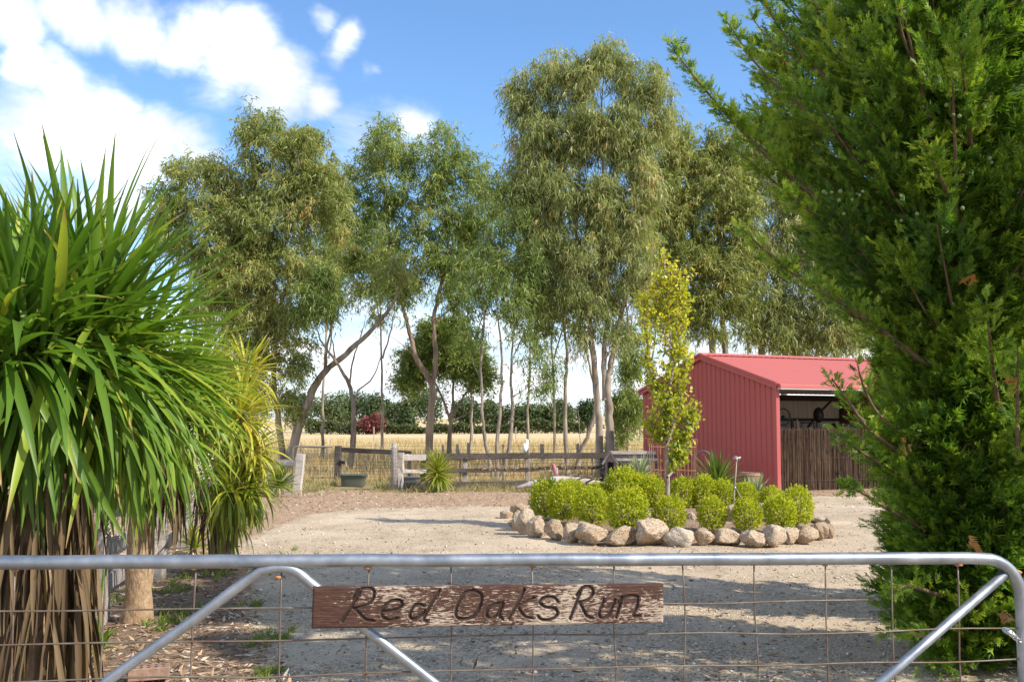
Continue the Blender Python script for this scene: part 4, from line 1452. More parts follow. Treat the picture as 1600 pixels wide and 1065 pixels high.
def prof1(z):
    return np.interp(z, [0, .3, .6, 1.0, 1.45, 1.8, 2.05, 2.4, 2.8, 3.3, 3.8, 4.3, 4.8, 5.4, 6.0], [.60, .62, .62, .64, .78, .70, .38, .60, .95, 1.2, 1.30, 1.25, 1.05, .7, .2])


def prof2(z):
    return np.interp(z, [0, .6, 1.2, 2.0, 2.7, 3.3, 4.0, 4.8, 5.6, 6.6], [.3, .32, .3, .25, .35, .8, 1.1, 1.05, .8, .2])


def prof3(z):
    return np.interp(z, [0, .6, 1.5, 2.5, 3.5, 4.5, 5.5, 6.8], [.5, .7, .85, .95, 1.1, 1.1, .9, .2])


stem_tubes = []
for (sp, r0, r1, ht), pf, dz0, dn in zip(stemsC, (prof1, prof2, prof3), (.16, .2, .3), (.7, .7, .7)):
    path = smooth_path(sp, 8)
    stem_tubes.append(tube_np(path, np.linspace(r0, r1, len(path)), 10, .04))
    z, az = .06, random.uniform(0, 6)
    while z < ht - .15:
        az += 2.39996 + random.gauss(0, .25)
        c = np.array([np.interp(z, path[:, 2], path[:, k]) for k in range(2)] + [z])
        L = float(pf(z)) * random.uniform(.72, 1.1)
        hid = math.cos(az) > .55 and z < 4.5      # limbs on the far right side, outside the picture
        if c[0] > 4 and math.sin(az) > .3:
            hid = hid or random.random() < .4
        rise = np.interp(z, [0, 1.5, 3, 5], [.05, .28, .5, .8]) * random.uniform(.7, 1.3)
        d = np.array([math.cos(az), math.sin(az), 0])
        pts = [c, c + d * L * .4 + [0, 0, rise * L * .25], c + d * L * .75 + [0, 0, rise * L * .6], c + d * L + [0, 0, rise * L * 1.05]]
        pts = [np.array(q) + rng.normal(0, .02, 3) for q in pts]
        big = z > 4.7
        clothe(pts, dn * (.45 if hid or big else 1.0), (.10, .36), .12, (.09, .14) if (hid or big) else (.05, .09), random.gauss(0, .10))
        z += dz0 * random.uniform(.6, 1.4) * (1.6 if big else 1)
# the long upswept limbs that break the outline on the left
for tip, mids, Yt, Yr in [((1040, 62), [(1110, 150), (1190, 235), (1300, 330), (1420, 420)], 6.5, 7.0), ((1133, 30), [(1190, 110), (1270, 180), (1390, 280)], 6.6, 7.0), ((1180, -20), [(1230, 60), (1310, 140), (1420, 240)], 6.7, 7.0),
                          ((1160, 357), [(1200, 395), (1252, 436), (1330, 490), (1430, 560)], 6.4, 6.9), ((1270, 440), [(1310, 470), (1370, 510), (1450, 570)], 6.3, 6.8), ((1300, 592), [(1325, 625), (1360, 672), (1440, 730)], 6.2, 6.8),
                          ((1340, 572), [(1352, 610), (1376, 650), (1440, 700)], 6.3, 6.8), ((1304, 672), [(1325, 690), (1362, 716), (1440, 760)], 6.2, 6.8), ((1322, 760), [(1345, 768), (1380, 790), (1450, 830)], 6.2, 6.8),
                          ((1225, 300), [(1290, 350), (1380, 420)], 6.4, 6.9), ((1150, 235), [(1230, 300), (1330, 380), (1430, 470)], 6.7, 7.2), ((1500, 80), [(1510, 160), (1520, 260)], 5.6, 6.6), ((1440, 215), [(1480, 300), (1520, 380)], 5.8, 6.6),
                          ((1180, 120), [(1240, 190), (1340, 280)], 7.1, 7.4), ((1260, 20), [(1300, 90), (1380, 190)], 7.2, 7.6), ((1395, 925), [(1420, 915), (1470, 930)], 6.0, 6.6), ((1380, 985), [(1420, 990), (1480, 1000)], 6.1, 6.6),
                          ((1180, 190), [(1250, 250), (1340, 320), (1430, 400)], 6.9, 7.2), ((1120, 165), [(1200, 245), (1300, 330)], 6.6, 7.0), ((1540, 470), [(1550, 560), (1560, 640)], 5.7, 6.5), ((1590, 540), [(1590, 620), (1590, 720)], 5.6, 6.4)]:
    ks = [tip] + mids
    pts = [np.array(P(q[0], q[1], Yt + (Yr - Yt) * k / (len(ks) - 1))) for k, q in enumerate(ks)][::-1]
    low = tip[1] > 500
    clothe(pts, 1.2 if low else 2.2, (.05, .16) if low else (.06, .28), .05, (.045, .085), .14)
def add_tufts(c, td, tl, size, nf=14, hue=None):
    n_ = len(c)
    fs = (np.arange(nf) + .5) / nf
    fp = c[:, None] + td[:, None] * tl[:, None, None] * fs[None, :, None] + rng.normal(0, .008, (n_, nf, 3))
    fd = norm(td[:, None] + rdir(n_ * nf).reshape(n_, nf, 3) * .72 * (1.1 - .6 * fs)[None, :, None])
    cy_pos.append(fp.reshape(-1, 3))
    cy_dir.append(fd.reshape(-1, 3))
    cy_len.append((rng.uniform(*size, (n_, nf)) * (1.15 - .35 * fs)[None]).reshape(-1))
    hue = np.zeros(n_) if hue is None else hue
    cy_var.append(np.clip(.34 + np.repeat(hue + rng.normal(0, .08, n_), nf) + rng.normal(0, .09, n_ * nf) + .20 * np.tile(fs, n_), 0, 1))


def boughs(path, ht, pf, n, size, per=44, fat=.18):
    """separate leafy boughs with gaps between them: each a limb whose outer part carries dense upswept shoots"""
    az0 = random.uniform(0, 6)
    for k in range(n):
        z1 = .06 + (ht - .2) * ((k + .5) / n)
        az = az0 + k * 2.39996 + random.gauss(0, .3)
        Rr = float(pf(z1)) * random.uniform(.74, 1.06)
        rise = float(np.interp(z1, [0, 1.5, 3, 5], [.25, .45, .8, 1.0]))
        z0 = max(.05, z1 - Rr * rise)
        b0 = np.array([np.interp(z0, path[:, 2], path[:, 0]), np.interp(z0, path[:, 2], path[:, 1]), z0])
        ax = np.array([np.interp(z1, path[:, 2], path[:, 0]), np.interp(z1, path[:, 2], path[:, 1]), z1])
        b1 = ax + np.array([Rr * math.cos(az), Rr * math.sin(az), 0])
        vis = b1[0] < .535 * b1[1] + .45 and b1[2] < 1.9 + .46 * b1[1]
        mid = (b0 + b1) / 2 + [0, 0, -.08 * Rr]
        limb = smooth_path([b0, mid, b1], 5)
        branches.append((limb, np.linspace(.012 + .008 * Rr, .003, len(limb))))
        m = per if vis else per // 3
        t = .30 + .70 * rng.random(m) ** .8
        ax_ = np.stack([np.interp(t, np.linspace(0, 1, len(limb)), limb[:, q]) for q in range(3)], 1)
        bd = norm((b1 - b0)[None])[0]
        pr = rdir(m)
        pr = pr - bd * (pr @ bd)[:, None]
        pr = norm(pr) * [1, 1, .7]
        rad = fat * (1.15 - t) ** .6 * rng.random(m) ** .5 * (1 + .4 * Rr)
        c = ax_ + pr * rad[:, None]
        td = norm(bd[None] * .9 + pr * .55 + [0, 0, .25] + rng.normal(0, .16, (m, 3)))
        tl = rng.uniform(.09, .22, m) * (1.0 if z1 < 2.2 else 1.25)
        h = random.gauss(.0, .16)
        add_tufts(c, td, tl, size if vis else (size[0] * 1.8, size[1] * 1.8), hue=np.full(m, h) + .10 * (t - .6))


for (sp, r0, r1, ht), pf, n_, sz in zip(stemsC, (prof1, prof2, prof3), (150, 66, 34), ((.046, .088), (.055, .10), (.09, .15))):
    path = smooth_path(sp, 8)
    boughs(path, ht, pf, n_, sz)
    # sparse inner foliage round the stem
    m = n_ * 9
    z = rng.uniform(.05, min(ht, 5.2), m)
    az = rng.uniform(0, 2 * PI, m)
    az = np.where(rng.random(m) < .6, rng.normal(-1.9, .8, m), az)
    r = np.array([float(pf(q)) for q in z]) * rng.uniform(.15, .62, m)
    c = np.stack([np.interp(z, path[:, 2], path[:, 0]) + r * np.cos(az), np.interp(z, path[:, 2], path[:, 1]) + r * np.sin(az), z], 1)
    add_tufts(c, norm(np.stack([np.cos(az), np.sin(az), np.full(m, .5)], 1) + rng.normal(0, .3, (m, 3))), rng.uniform(.1, .25, m), (.12, .19), 10, np.full(m, -.1))
V, F, _ = cat_mesh(stem_tubes)
np_obj('trunk', V, F, M_bark_cypress, cyp, smooth=True)
V, F, _ = cat_mesh([tube_np(p_, r_, 5) for p_, r_ in branches])
tag(np_obj('limb', V, F, M_bark_cypress, cyp, smooth=True), kind='stuff')
cy_pos, cy_dir, cy_len, cy_var = map(np.concatenate, (cy_pos, cy_dir, cy_len, cy_var))
keep = ~((cy_pos[:, 0] > 4.6) & (cy_pos[:, 1] < 8) & (rng.random(len(cy_pos)) < .5)) & (cy_pos[:, 2] > .02)
cy_pos, cy_dir, cy_len, cy_var = cy_pos[keep], cy_dir[keep], cy_len[keep], cy_var[keep]


def spread_fronds(pos, d, ln, var):
    out = []
    up = norm(np.array([0, 0, 1.]) + .75 * rng.normal(size=(len(pos), 3)))
    s_ = norm(np.cross(up, d))
    u_ = np.cross(d, s_)
    which = rng.integers(0, len(FR), len(pos))
    for k, (TV, TF) in enumerate(FR):
        m = which == k
        n = m.sum()
        if not n:
            continue
        V = pos[m][:, None] + ln[m][:, None, None] * (TV[None, :, 0:1] * d[m][:, None] + TV[None, :, 1:2] * s_[m][:, None] + TV[None, :, 2:3] * u_[m][:, None])
        F = (np.arange(n)[:, None, None] * len(TV) + TF[None]).reshape(-1, 3)
        tipv = .16 * np.clip(TV[:, 0], 0, 1)[None]
        out.append((V.reshape(-1, 3), F, np.clip(var[m][:, None] + tipv, 0, 1).reshape(-1)))
    return cat_mesh(out)


print('cypress fronds', len(cy_pos))
V, F, var = spread_fronds(cy_pos, cy_dir, cy_len, cy_var)
np_obj('foliage', V, F, M_cyp, cyp, {'var': var})
c2 = thing('cypress', 'second cypress just outside the right edge of the picture, its shade on the drive', 'tree', (4.5, 4.5, 0))
np_obj('trunk', *tube_np(smooth_path([(4.5, 4.5, -.1), (4.52, 4.5, 2.), (4.5, 4.5, 5.4)], 5), np.linspace(.12, .03, 11), 9, .04), M_bark_cypress, c2, smooth=True)
n = 6500
z = .1 + 5.6 * rng.random(n)
az = rng.uniform(0, 2 * PI, n)
r = np.interp(z, [0, 1, 2.5, 4, 5.7], [.7, .95, 1.15, 1.0, .15]) * rng.random(n) ** .5
r *= np.where(np.sin(az * 3 + z * 5) * np.sin(z * 4.3 + az) > .35, .4, 1)
d = norm(np.stack([np.cos(az), np.sin(az), np.full(n, .6)], 1) + rng.normal(0, .4, (n, 3)))
V, F, var = spread_fronds(np.stack([4.5 + r * np.cos(az), 4.5 + r * np.sin(az), z], 1), d, rng.uniform(.12, .24, n), np.clip(rng.normal(.45, .15, n), 0, 1))
np_obj('foliage', V, F, M_cyp, c2, {'var': var})
# dead orange sprays and green cones
for q, yy, Yd in ((1415, 694, 5.95), (1514, 432, 6.0), (1590, 600, 5.7), (1516, 846, 5.7), (1565, 960, 5.5)):
    n = 8
    c = np.array(P(q, yy, Yd))
    V, F, var = spread_fronds(c + rng.normal(0, .015, (n, 3)), norm(rdir(1) + rng.normal(0, .3, (n, 3)) + [0, -.2, -.5]), rng.uniform(.05, .10, n), rng.random(n))
    np_obj('dead_spray', V, F, M_cypdead, cyp, {'var': var})
for cx, cy2, n in ((1312, 300, 9), (1320, 318, 7), (1500, 180, 9), (1490, 325, 4), (1553, 254, 4), (1345, 305, 3), (1420, 338, 3)):
    for k in range(max(2, n // 2)):
        c = P(cx + random.gauss(0, 12), cy2 + random.gauss(0, 8), 5.95 + random.uniform(-.1, .1))
        mb = MB()
        r_ = random.uniform(.010, .015)
        mb.ball(c, (r_, r_, r_ * 1.05), 1)
        mb.build('cone', M_cone, cyp)

# ------------------------------------------------------------------ strap-leaved plants
_strap = {}


def strap_mesh(e0, bend, L, W, mat, nseg=8, fold=.22, kind='', wpos=.42):
    """a sword leaf that leaves the origin along +x at elevation e0 (degrees) and arches over"""
    key = (round(e0), round(bend), round(L, 2), round(W, 3), mat.name, kind)
    if key in _strap:
        return _strap[key]
    V, al = [], []
    p = np.array([0., 0., 0.])
    for k in range(nseg + 1):
        t = k / nseg
        e = R(e0 - bend * t ** 1.35)
        e = max(e, R(-88))
        d = np.array([math.cos(e), 0, math.sin(e)])
        nrm = np.array([-math.sin(e), 0, math.cos(e)])
        w_ = W / 2 * (min(1, (.5 + .5 * (t / wpos) ** .8)) if t < wpos else (1 - ((t - wpos) / (1 - wpos)) ** 1.9))
        w_ = max(w_, .0012)
        V += [p + np.array([0, w_, 0]) + nrm * w_ * fold * 2, p, p + np.array([0, -w_, 0]) + nrm * w_ * fold * 2]
        al += [t] * 3
        p = p + d * L / nseg
    F = []
    for k in range(nseg):
        a = 3 * k
        F += [(a, a + 3, a + 4, a + 1), (a + 1, a + 4, a + 5, a + 2)]
    me = np_mesh('leaf', np.array(V), np.array(F), mat, {'along': np.array(al)}, smooth=True)
    _strap[key] = me
    return me


def put_leaf(me, c, az, parent, name='leaf', sc=1.0, tw=0.0):
    o = link(name, me, parent, c)
    o.rotation_euler = (tw, 0, az)
    o.scale = (sc, sc * random.uniform(.85, 1.12), sc)
    return o


def merge_leaves(objs, name, parent, kind='stuff'):
    """joins leaves past the limit into one part (kept as real geometry)"""
    V, F, A, o_ = [], [], [], 0
    for me, c, az, sc, tw in objs:
        n = len(me.vertices)
        co = np.empty(n * 3, np.float32)
        me.vertices.foreach_get('co', co)
        M_ = np.array(Matrix.Rotation(az, 3, 'Z') @ Matrix.Rotation(tw, 3, 'X'))
        V.append(np.array(c) + (co.reshape(-1, 3) * sc) @ M_.T)
        f = np.empty(len(me.polygons) * 4, np.int32)
        me.polygons.foreach_get('vertices', f) if False else me.loops.foreach_get('vertex_index', f)
        F.append(f.reshape(-1, 4) + o_)
        a_ = np.empty(n, np.float32)
        me.attributes['along'].data.foreach_get('value', a_)
        A.append(a_)
        o_ += n
    o = np_obj(name, np.concatenate(V), np.concatenate(F), objs[0][0].materials[0], parent, {'along': np.concatenate(A)}, True)
    return tag(o, kind=kind)


def rosette(parent, c, n, L, W, mat, e_hi=86, e_lo=-70, bend=(18, 75), n_extra=0, azr=None, jit=.03, fold=.22, power=1.0, axis_tilt=None, nseg=8):
    c = np.array(c, float)
    extra = []
    for k in range(n + n_extra):
        f = ((k % n) + .5) / n if k < n else random.random()
        e0 = e_hi + (e_lo - e_hi) * f ** power
        b_ = bend[0] + (bend[1] - bend[0]) * min(1, max(0, (80 - e0) / 95)) * random.uniform(.7, 1.3)
        e0 = round(e0 / 7) * 7 + 0
        b_ = round(b_ / 12) * 12
        az = k * 2.39996 + random.gauss(0, .2)
        if azr:
            az = random.uniform(*azr)
        me = strap_mesh(e0, b_, L, W, mat, nseg, fold)
        sc = random.uniform(.8, 1.1)
        p_ = c + rng.normal(0, jit, 3) + np.array([0, 0, .10 * L * (e0 / 90)])
        tw = random.gauss(0, .18)
        if k < n:
            put_leaf(me, p_, az, parent, sc=sc, tw=tw)
        else:
            extra.append((me, p_, az, sc, tw))
    if extra:
        merge_leaves(extra, 'leaf_mass', parent)


def dead_skirt(parent, c, n, r, z0, z1, L, W, name='dead_leaf'):
    for k in range(n):
        az = random.uniform(0, 2 * PI)
        z = random.uniform(z0, z1)
        q = (c[0] + r * math.cos(az), c[1] + r * math.sin(az), z)
        me = strap_mesh(-76 - 4 * random.randint(0, 3), 8, L, W, M_palmdead, 6, .5, 'd')
        put_leaf(me, q, az + random.gauss(0, .8), parent, name, random.uniform(.7, 1.15), random.gauss(0, .07))


# the big one in the left foreground
pc = P(58, 900, 5.25)
palm = thing('cabbage_palm', 'huge strap-leaved cabbage palm in the left foreground with a skirt of dead leaves', 'palm', (pc.x, pc.y, 0))
hA, hB, hC, hD = P(28, 545, 5.0), P(138, 535, 5.4), P(70, 515, 5.7), P(205, 580, 5.75)
MB().tube(smooth_path([(pc.x, pc.y, -.05), (pc.x - .01, pc.y, .6), (pc.x, pc.y, 1.2), (pc.x + .02, pc.y, 1.75)], 4), [.13] * 3 + [.12] * 10, 12, wob=.04).build('trunk', M_bark_palm, palm)
for h in (hA, hB, hC, hD):
    MB().tube([(pc.x, pc.y, 1.5), ((pc.x + h.x) / 2, (pc.y + h.y) / 2, 1.75), tuple(h)], [.085, .075, .05], 8).build('branch', M_bark_palm, palm)
rosette(palm, hA, 105, .88, .048, M_palm, 82, -88, (8, 46), 200, jit=.07)
rosette(palm, hB, 105, .98, .046, M_palm, 78, -88, (6, 34), 260, jit=.08)
rosette(palm, hD, 40, .80, .046, M_palm, 62, -88, (6, 40), 190, jit=.09)
rosette(palm, hC, 50, .82, .048, M_palm, 80, -50, (6, 45), 120, jit=.07)
dead_skirt(palm, (pc.x, pc.y), 170, .24, .55, 1.4, .6, .030)
dead_skirt(palm, (pc.x, pc.y), 120, .17, .5, 1.4, .6, .034)
# the second palm, behind it
p2 = P(216, 900, 8.35)
palm2 = thing('cabbage_palm', 'second cabbage palm with a bare rough trunk showing between the big palm and the drive', 'palm', (p2.x, p2.y, 0))
pts = smooth_path([(p2.x, p2.y, -.05), (p2.x + .01, p2.y, .35), (p2.x + .02, p2.y, .8), (p2.x + .08, p2.y, 1.5)], 5)
MB().tube(pts, [.17] + [.125] * 2 + [.108] * (len(pts) - 3), 14, wob=.05).build('trunk', M_bark_palm, palm2)
h2 = (p2.x + .1, p2.y, 1.62)
rosette(palm2, h2, 130, .86, .046, M_palm, 80, -80, (14, 60), 150)
rosette(palm2, P(292, 620, 8.6), 110, .70, .042, M_palm, 84, -80, (14, 60), 120)
MB().tube([h2, tuple(P(292, 620, 8.6))], [.07, .05], 8).build('branch', M_bark_palm, palm2)
dead_skirt(palm2, (h2[0] + .1, h2[1] - .05), 80, .12, 1.0, 1.45, .48, .026)
# the yellow-green clump further along the fence
p3 = P(345, 860, 11.2)
palm3 = thing('cabbage_palm', 'yellow-green many-headed cabbage palm clump along the left fence behind the dark one', 'palm', (p3.x, p3.y, 0))
heads = [((386, 590), .50, 44), ((378, 655), .52, 46), ((345, 735), .58, 50), ((392, 705), .40, 34), ((330, 600), .55, 36), ((362, 770), .44, 34), ((310, 680), .6, 40), ((352, 800), .46, 40), ((392, 760), .42, 34)]
for (hx_, hy_), L_, n_ in heads:
    h = P(hx_, hy_, 11.2 + random.uniform(-.35, .35))
    MB().tube(smooth_path([(p3.x, p3.y, .3), ((p3.x * .4 + h.x * .6), (p3.y + h.y) / 2, h.z * .6), tuple(h)], 3), [.08] * 4 + [.05] * 3, 7).build('branch', M_bark_palm, palm3)
    rosette(palm3, h, int(n_ * .95), L_ * 1.15, .034, M_palm2, 82, -80, (20, 65), 110, nseg=6)
MB().tube([(p3.x, p3.y, -.05), (p3.x, p3.y, .5)], [.16, .1], 10).build('trunk', M_bark_palm, palm3)
dead_skirt(palm3, (P(335, 800, 11).x, P(335, 800, 11).y), 34, .18, .55, .95, .45, .026)
# dried flower sprays hanging among the leaves
for q, yy, Yd in ((297, 690, 7.6), (280, 660, 7.7), (310, 720, 7.5), (165, 800, 7.0), (380, 560, 10.9)):
    n = 90
    c = np.array(P(q, yy, Yd))
    t = rng.random((n, 1))
    pts = c + t * np.array([.10, -.05, -.16]) + rng.normal(0, .035, (n, 3))
    V, F, var = leaf_quads(pts, rdir(n), rdir(n), np.full(n, .016), np.full(n, .012), rng.random(n))
    par = palm3 if Yd > 10 else palm2
    tag(np_obj('flower_spray', V, F, M_flower, par, {'var': var}), kind='stuff')


def yucca(label, px, py_base, Y, rpx, n, mat, W, name='yucca', e_lo=-25, trunk=.0, bend=(4, 30), group=None, cat='plant', dead=0, zoff=0.0):
    c = P(px, py_base, Y)
    c.z = zoff
    L = rpx * mpp(Y)
    root = thing(name, label, cat, c, group)
    h = (c.x, c.y, zoff + .06 + trunk)
    MB().tube([(c.x, c.y, zoff - .05), h], [.05, .04], 8).build('stem', M_bark_palm, root)
    rosette(root, h, n, L, W, mat, 88, e_lo, bend, 0, jit=.015, nseg=5, fold=.3)
    if dead:
        dead_skirt(root, (c.x, c.y), dead, .06, .1, .3, L * .6, W)
    return root


yucca('dark green spiky yucca beside the leaning grey post at the left fence', 436, 758, 22.6, 36, 90, M_yucca, .045, trunk=.2)
yucca('bright green round yucca with dead lower leaves in front of the rail fence', 684, 764, 24.6, 38, 240, M_yuccay, .036, e_lo=-75, trunk=.36, dead=50, bend=(4, 30))
yucca('grey-green yucca with fine leaves between the timber cubby and the trellis', 998, 768, 23.5, 44, 130, M_agave, .036, trunk=.22)
yucca('large upright green yucca in front of the red shed wall', 1122, 776, 20.6, 54, 140, M_yucca, .044, trunk=.26)
yucca('small pale blue-grey agave beside the tripod sprinkler', 1184, 785, 18.6, 36, 70, M_agave, .036, trunk=.10, zoff=.12)
yucca('low green yucca in the sun at the drive edge beyond the second palm trunk', 304, 864, 12.6, 44, 40, M_yuccay, .035, e_lo=0)
y7 = yucca('small strap-leaved green plant at the foot of the big palm, with one tall stalk', 155, 1030, 6.9, 40, 16, M_palm, .034, name='lily', e_lo=10, bend=(20, 60))
c_ = P(155, 1030, 6.9)
MB().tube(smooth_path([(c_.x, c_.y, 0), (c_.x - .01, c_.y, .3), (c_.x + .02, c_.y, .72)], 3), .008, 6).build('stalk', M_palm, y7)

# ------------------------------------------------------------------ island bed: golden box balls, sapling
box_proto = {}


def box_mesh(r, seed):
    """a clipped ball built of upright leafy sprigs"""
    g = np.random.default_rng(seed)
    n = 330
    k = np.arange(n) + .5
    ph = np.arccos(1 - 1.86 * k / n)
    th = k * 2.39996
    d = np.stack([np.cos(th) * np.sin(ph), np.sin(th) * np.sin(ph), np.cos(ph)], 1)
    lump = 1 + .07 * np.sin(3 * th + seed) * np.sin(ph * 3) + g.normal(0, .09, n) + .10 * np.maximum(0, np.sin(5 * th + seed * 2) * np.cos(ph))
    tip = d * (r * lump)[:, None] * [1, 1, 1.08]
    sd = norm(d + [0, 0, .55] + g.normal(0, .28, (n, 3)))
    sl_ = g.uniform(.28, .52, n)[:, None] * r
    per = 17
    s_ = (np.arange(per) + g.random((n, per))) / per
    pts = (tip + sd * .06)[:, None] - sd[:, None] * sl_[:, None] * (1 - s_[..., None]) + g.normal(0, .006, (n, per, 3))
    pts = pts.reshape(-1, 3)
    rd = g.normal(size=(len(pts), 3))
    ld = norm(norm(rd) + np.repeat(sd, per, 0) * .8)
    var = np.clip(.42 + np.repeat(g.normal(0, .12, n), per) + .22 * (s_.ravel() - .5) + g.normal(0, .13, len(pts)), 0, 1)
    nr = norm(g.normal(size=(len(pts), 3)))
    V, F, var = leaf_quads(pts, ld, nr, g.uniform(.022, .036, len(pts)), g.uniform(.017, .026, len(pts)), var)
    me = np_mesh('foliage', V, F, M_box, {'var': var})
    return me


box_me = [box_mesh(.24, q) for q in range(7)]
mb = MB()
for k in range(6):
    a = k * 1.05
    mb.tube([(0, 0, -.26), (.07 * math.cos(a), .07 * math.sin(a), -.08), (.13 * math.cos(a), .13 * math.sin(a), .10)], [.010, .008, .004], 5)
stem_me = mb.mesh('stem', M_bark_dark)
mb = MB()
shr = [(853, 780, 24, 29, 'f', 'golden-green clipped shrub at the far left end of the front row'), (879, 785, 23, 29, 'f', 'second clipped shrub from the left end of the front row'), (925, 792, 26, 27, 'f', 'third clipped shrub from the left, above the dark-topped rocks'),
       (980, 797, 31, 31, 'f', 'largest round clipped shrub in the front row of the island bed'), (1047, 803, 24, 24, 'f', 'clipped shrub directly in front of the sapling trunk'), (1112, 803, 22, 24, 'f', 'round clipped shrub right of the sapling, in the front row'),
       (1167, 805, 22, 23, 'f', 'round clipped shrub in front of the tripod sprinkler'), (1218, 801, 25, 25, 'f', 'wide clipped shrub, second from the right end of the front row'), (1245, 792, 24, 28, 'm', 'tall clipped shrub at the right end of the island bed'),
       (896, 770, 18, 18, 'b', 'small shrub peeping over the front row, leftmost of the rear row'), (935, 774, 19, 19, 'b', 'small rear shrub between the log and the front row'), (974, 760, 27, 26, 'b', 'big bright rear shrub below the timber cubby'),
       (998, 770, 24, 26, 'b', 'rear shrub just right of the big bright one'), (1021, 770, 18, 24, 'b', 'narrow rear shrub immediately left of the sapling trunk'), (1067, 774, 21, 25, 'b', 'rear shrub immediately right of the sapling trunk'),
       (1099, 768, 20, 22, 'b', 'orange-tipped rear shrub in front of the large yucca'), (1130, 773, 17, 21, 'b', 'rear shrub between the orange-tipped one and the tripod'), (1165, 776, 18, 20, 'b', 'rear shrub behind the tripod sprinkler legs'), (1206, 778, 18, 16, 'b', 'low rear shrub by the pale agave near the shed corner')]
for k, (cx, cy, rx, ry, row, lb) in enumerate(shr):
    Y = {'f': 14.35, 'm': 15.3, 'b': 16.9}[row]
    if row == 'f':
        Y = 1.47 * FPX / (cy + ry - 665.0)
    c = P(cx, cy, Y)
    g_ = bed_z(c.x, c.y)
    root = thing('clipped_shrub', lb, 'shrub', (c.x, c.y, g_), 'golden clipped shrubs in the island bed')
    s_ = rx * mpp(Y) / .278
    for nm, me in (('foliage', box_me[k % 7]), ('stem', stem_me)):
        o = link(nm, me, root, (c.x, c.y, max(c.z, g_ + .2 * s_)))
        o.scale = (s_, s_, s_ * ry / rx)
        o.rotation_euler = (0, 0, k * 1.7)

c_ = P(1043, 808, 15.2)
sap = thing('sapling', 'slim young tree with yellow-green autumn leaves in the middle of the island bed', 'tree', (c_.x, c_.y, .2))
ptsS = {
    'main': [(1043, 812), (1043, 740), (1042, 700), (1041, 655), (1047, 600), (1048, 540), (1044, 480), (1038, 415)],
    'left': [(1041, 660), (1030, 632), (1018, 590), (1010, 530), (1002, 470)],
    'r1': [(1044, 690), (1056, 650), (1068, 600), (1072, 550)], 'r2': [(1047, 600), (1060, 540), (1064, 480), (1058, 440)], 'l2': [(1048, 545), (1030, 500), (1026, 450)], 'r3': [(1043, 725), (1060, 712), (1074, 680), (1078, 650)], 'r4': [(1043, 745), (1056, 730), (1066, 705)], 'l3': [(1042, 690), (1028, 690), (1018, 664)]}
tb = []
lp = []
for k, (nm, pt) in enumerate(ptsS.items()):
    sp = smooth_path([P(q[0], q[1], 15.2 + random.uniform(-.15, .15) * (nm != 'main')) for q in pt], 5)
    tb.append(tube_np(sp, np.linspace(.040 if nm == 'main' else .020, .006, len(sp)), 8, .03))
    lo = len(sp) // 3 if nm == 'main' else 3
    for q in sp[lo:]:
        for _ in range(6):
            e = q + np.array([random.gauss(0, .115), random.gauss(0, .13), random.uniform(.04, .32)])
            tb.append(tube_np([q, (q + e) / 2 + [0, 0, -.03], e], [.006, .004, .002], 4))
            lp.append((q, e))
V, F, _ = cat_mesh(tb)
np_obj('trunk', V, F, M_bark_sapling, sap, smooth=True)
pts = np.concatenate([np.array(a) + (np.array(e) - np.array(a)) * rng.uniform(.25, 1.05, (8, 1)) + rng.normal(0, .022, (8, 3)) for a, e in lp])
n = len(pts)
var = np.clip(.42 + .18 * (pts[:, 2] - 2.4) / 1.6 + rng.normal(0, .2, n), 0, 1)
V, F, var = leaf_quads(pts, rng.normal(size=(n, 3)) + [0, 0, -.5], rdir(n), rng.uniform(.055, .095, n), rng.uniform(.034, .055, n), var)
np_obj('crown', V, F, M_sap, sap, {'var': var})
# ------------------------------------------------------------------ rocks round the bed
def rock_mesh(seed, sx=1, sy=1, sz=1):
    bm = bmesh.new()
    bmesh.ops.create_icosphere(bm, subdivisions=4, radius=1)
    off = Vector((seed * 7.3, seed * 3.1, seed * 1.7))
    # a few random planes flatten sides
    g = random.Random(seed)
    planes = []
    for _ in range(9):
        d = Vector((g.gauss(0, 1), g.gauss(0, 1), g.gauss(0, .8))).normalized()
        planes.append((d, g.uniform(.58, .84)))
    for v in bm.verts:
        p = v.co.copy()
        for d, h in planes:
            e = p.dot(d) - h
            if e > 0:
                p -= d * e * .9
        n = mnoise.fractal(p * 1.4 + off, 1.0, 2.0, 4) * .15 - abs(mnoise.fractal(p * 2.6 + off, .9, 2.1, 3)) * .12 + mnoise.fractal(p * 8 + off, .7, 2.1, 3) * .05
        p = p * (1 + n)
        v.co = Vector((p.x * sx, p.y * sy, p.z * sz))
    bm.verts.index_update()
    me = bpy.data.meshes.new('rock')
    bm.to_mesh(me)
    bm.free()
    me.polygons.foreach_set('use_smooth', [True] * len(me.polygons))
    me.materials.append(M_rock)
    return me


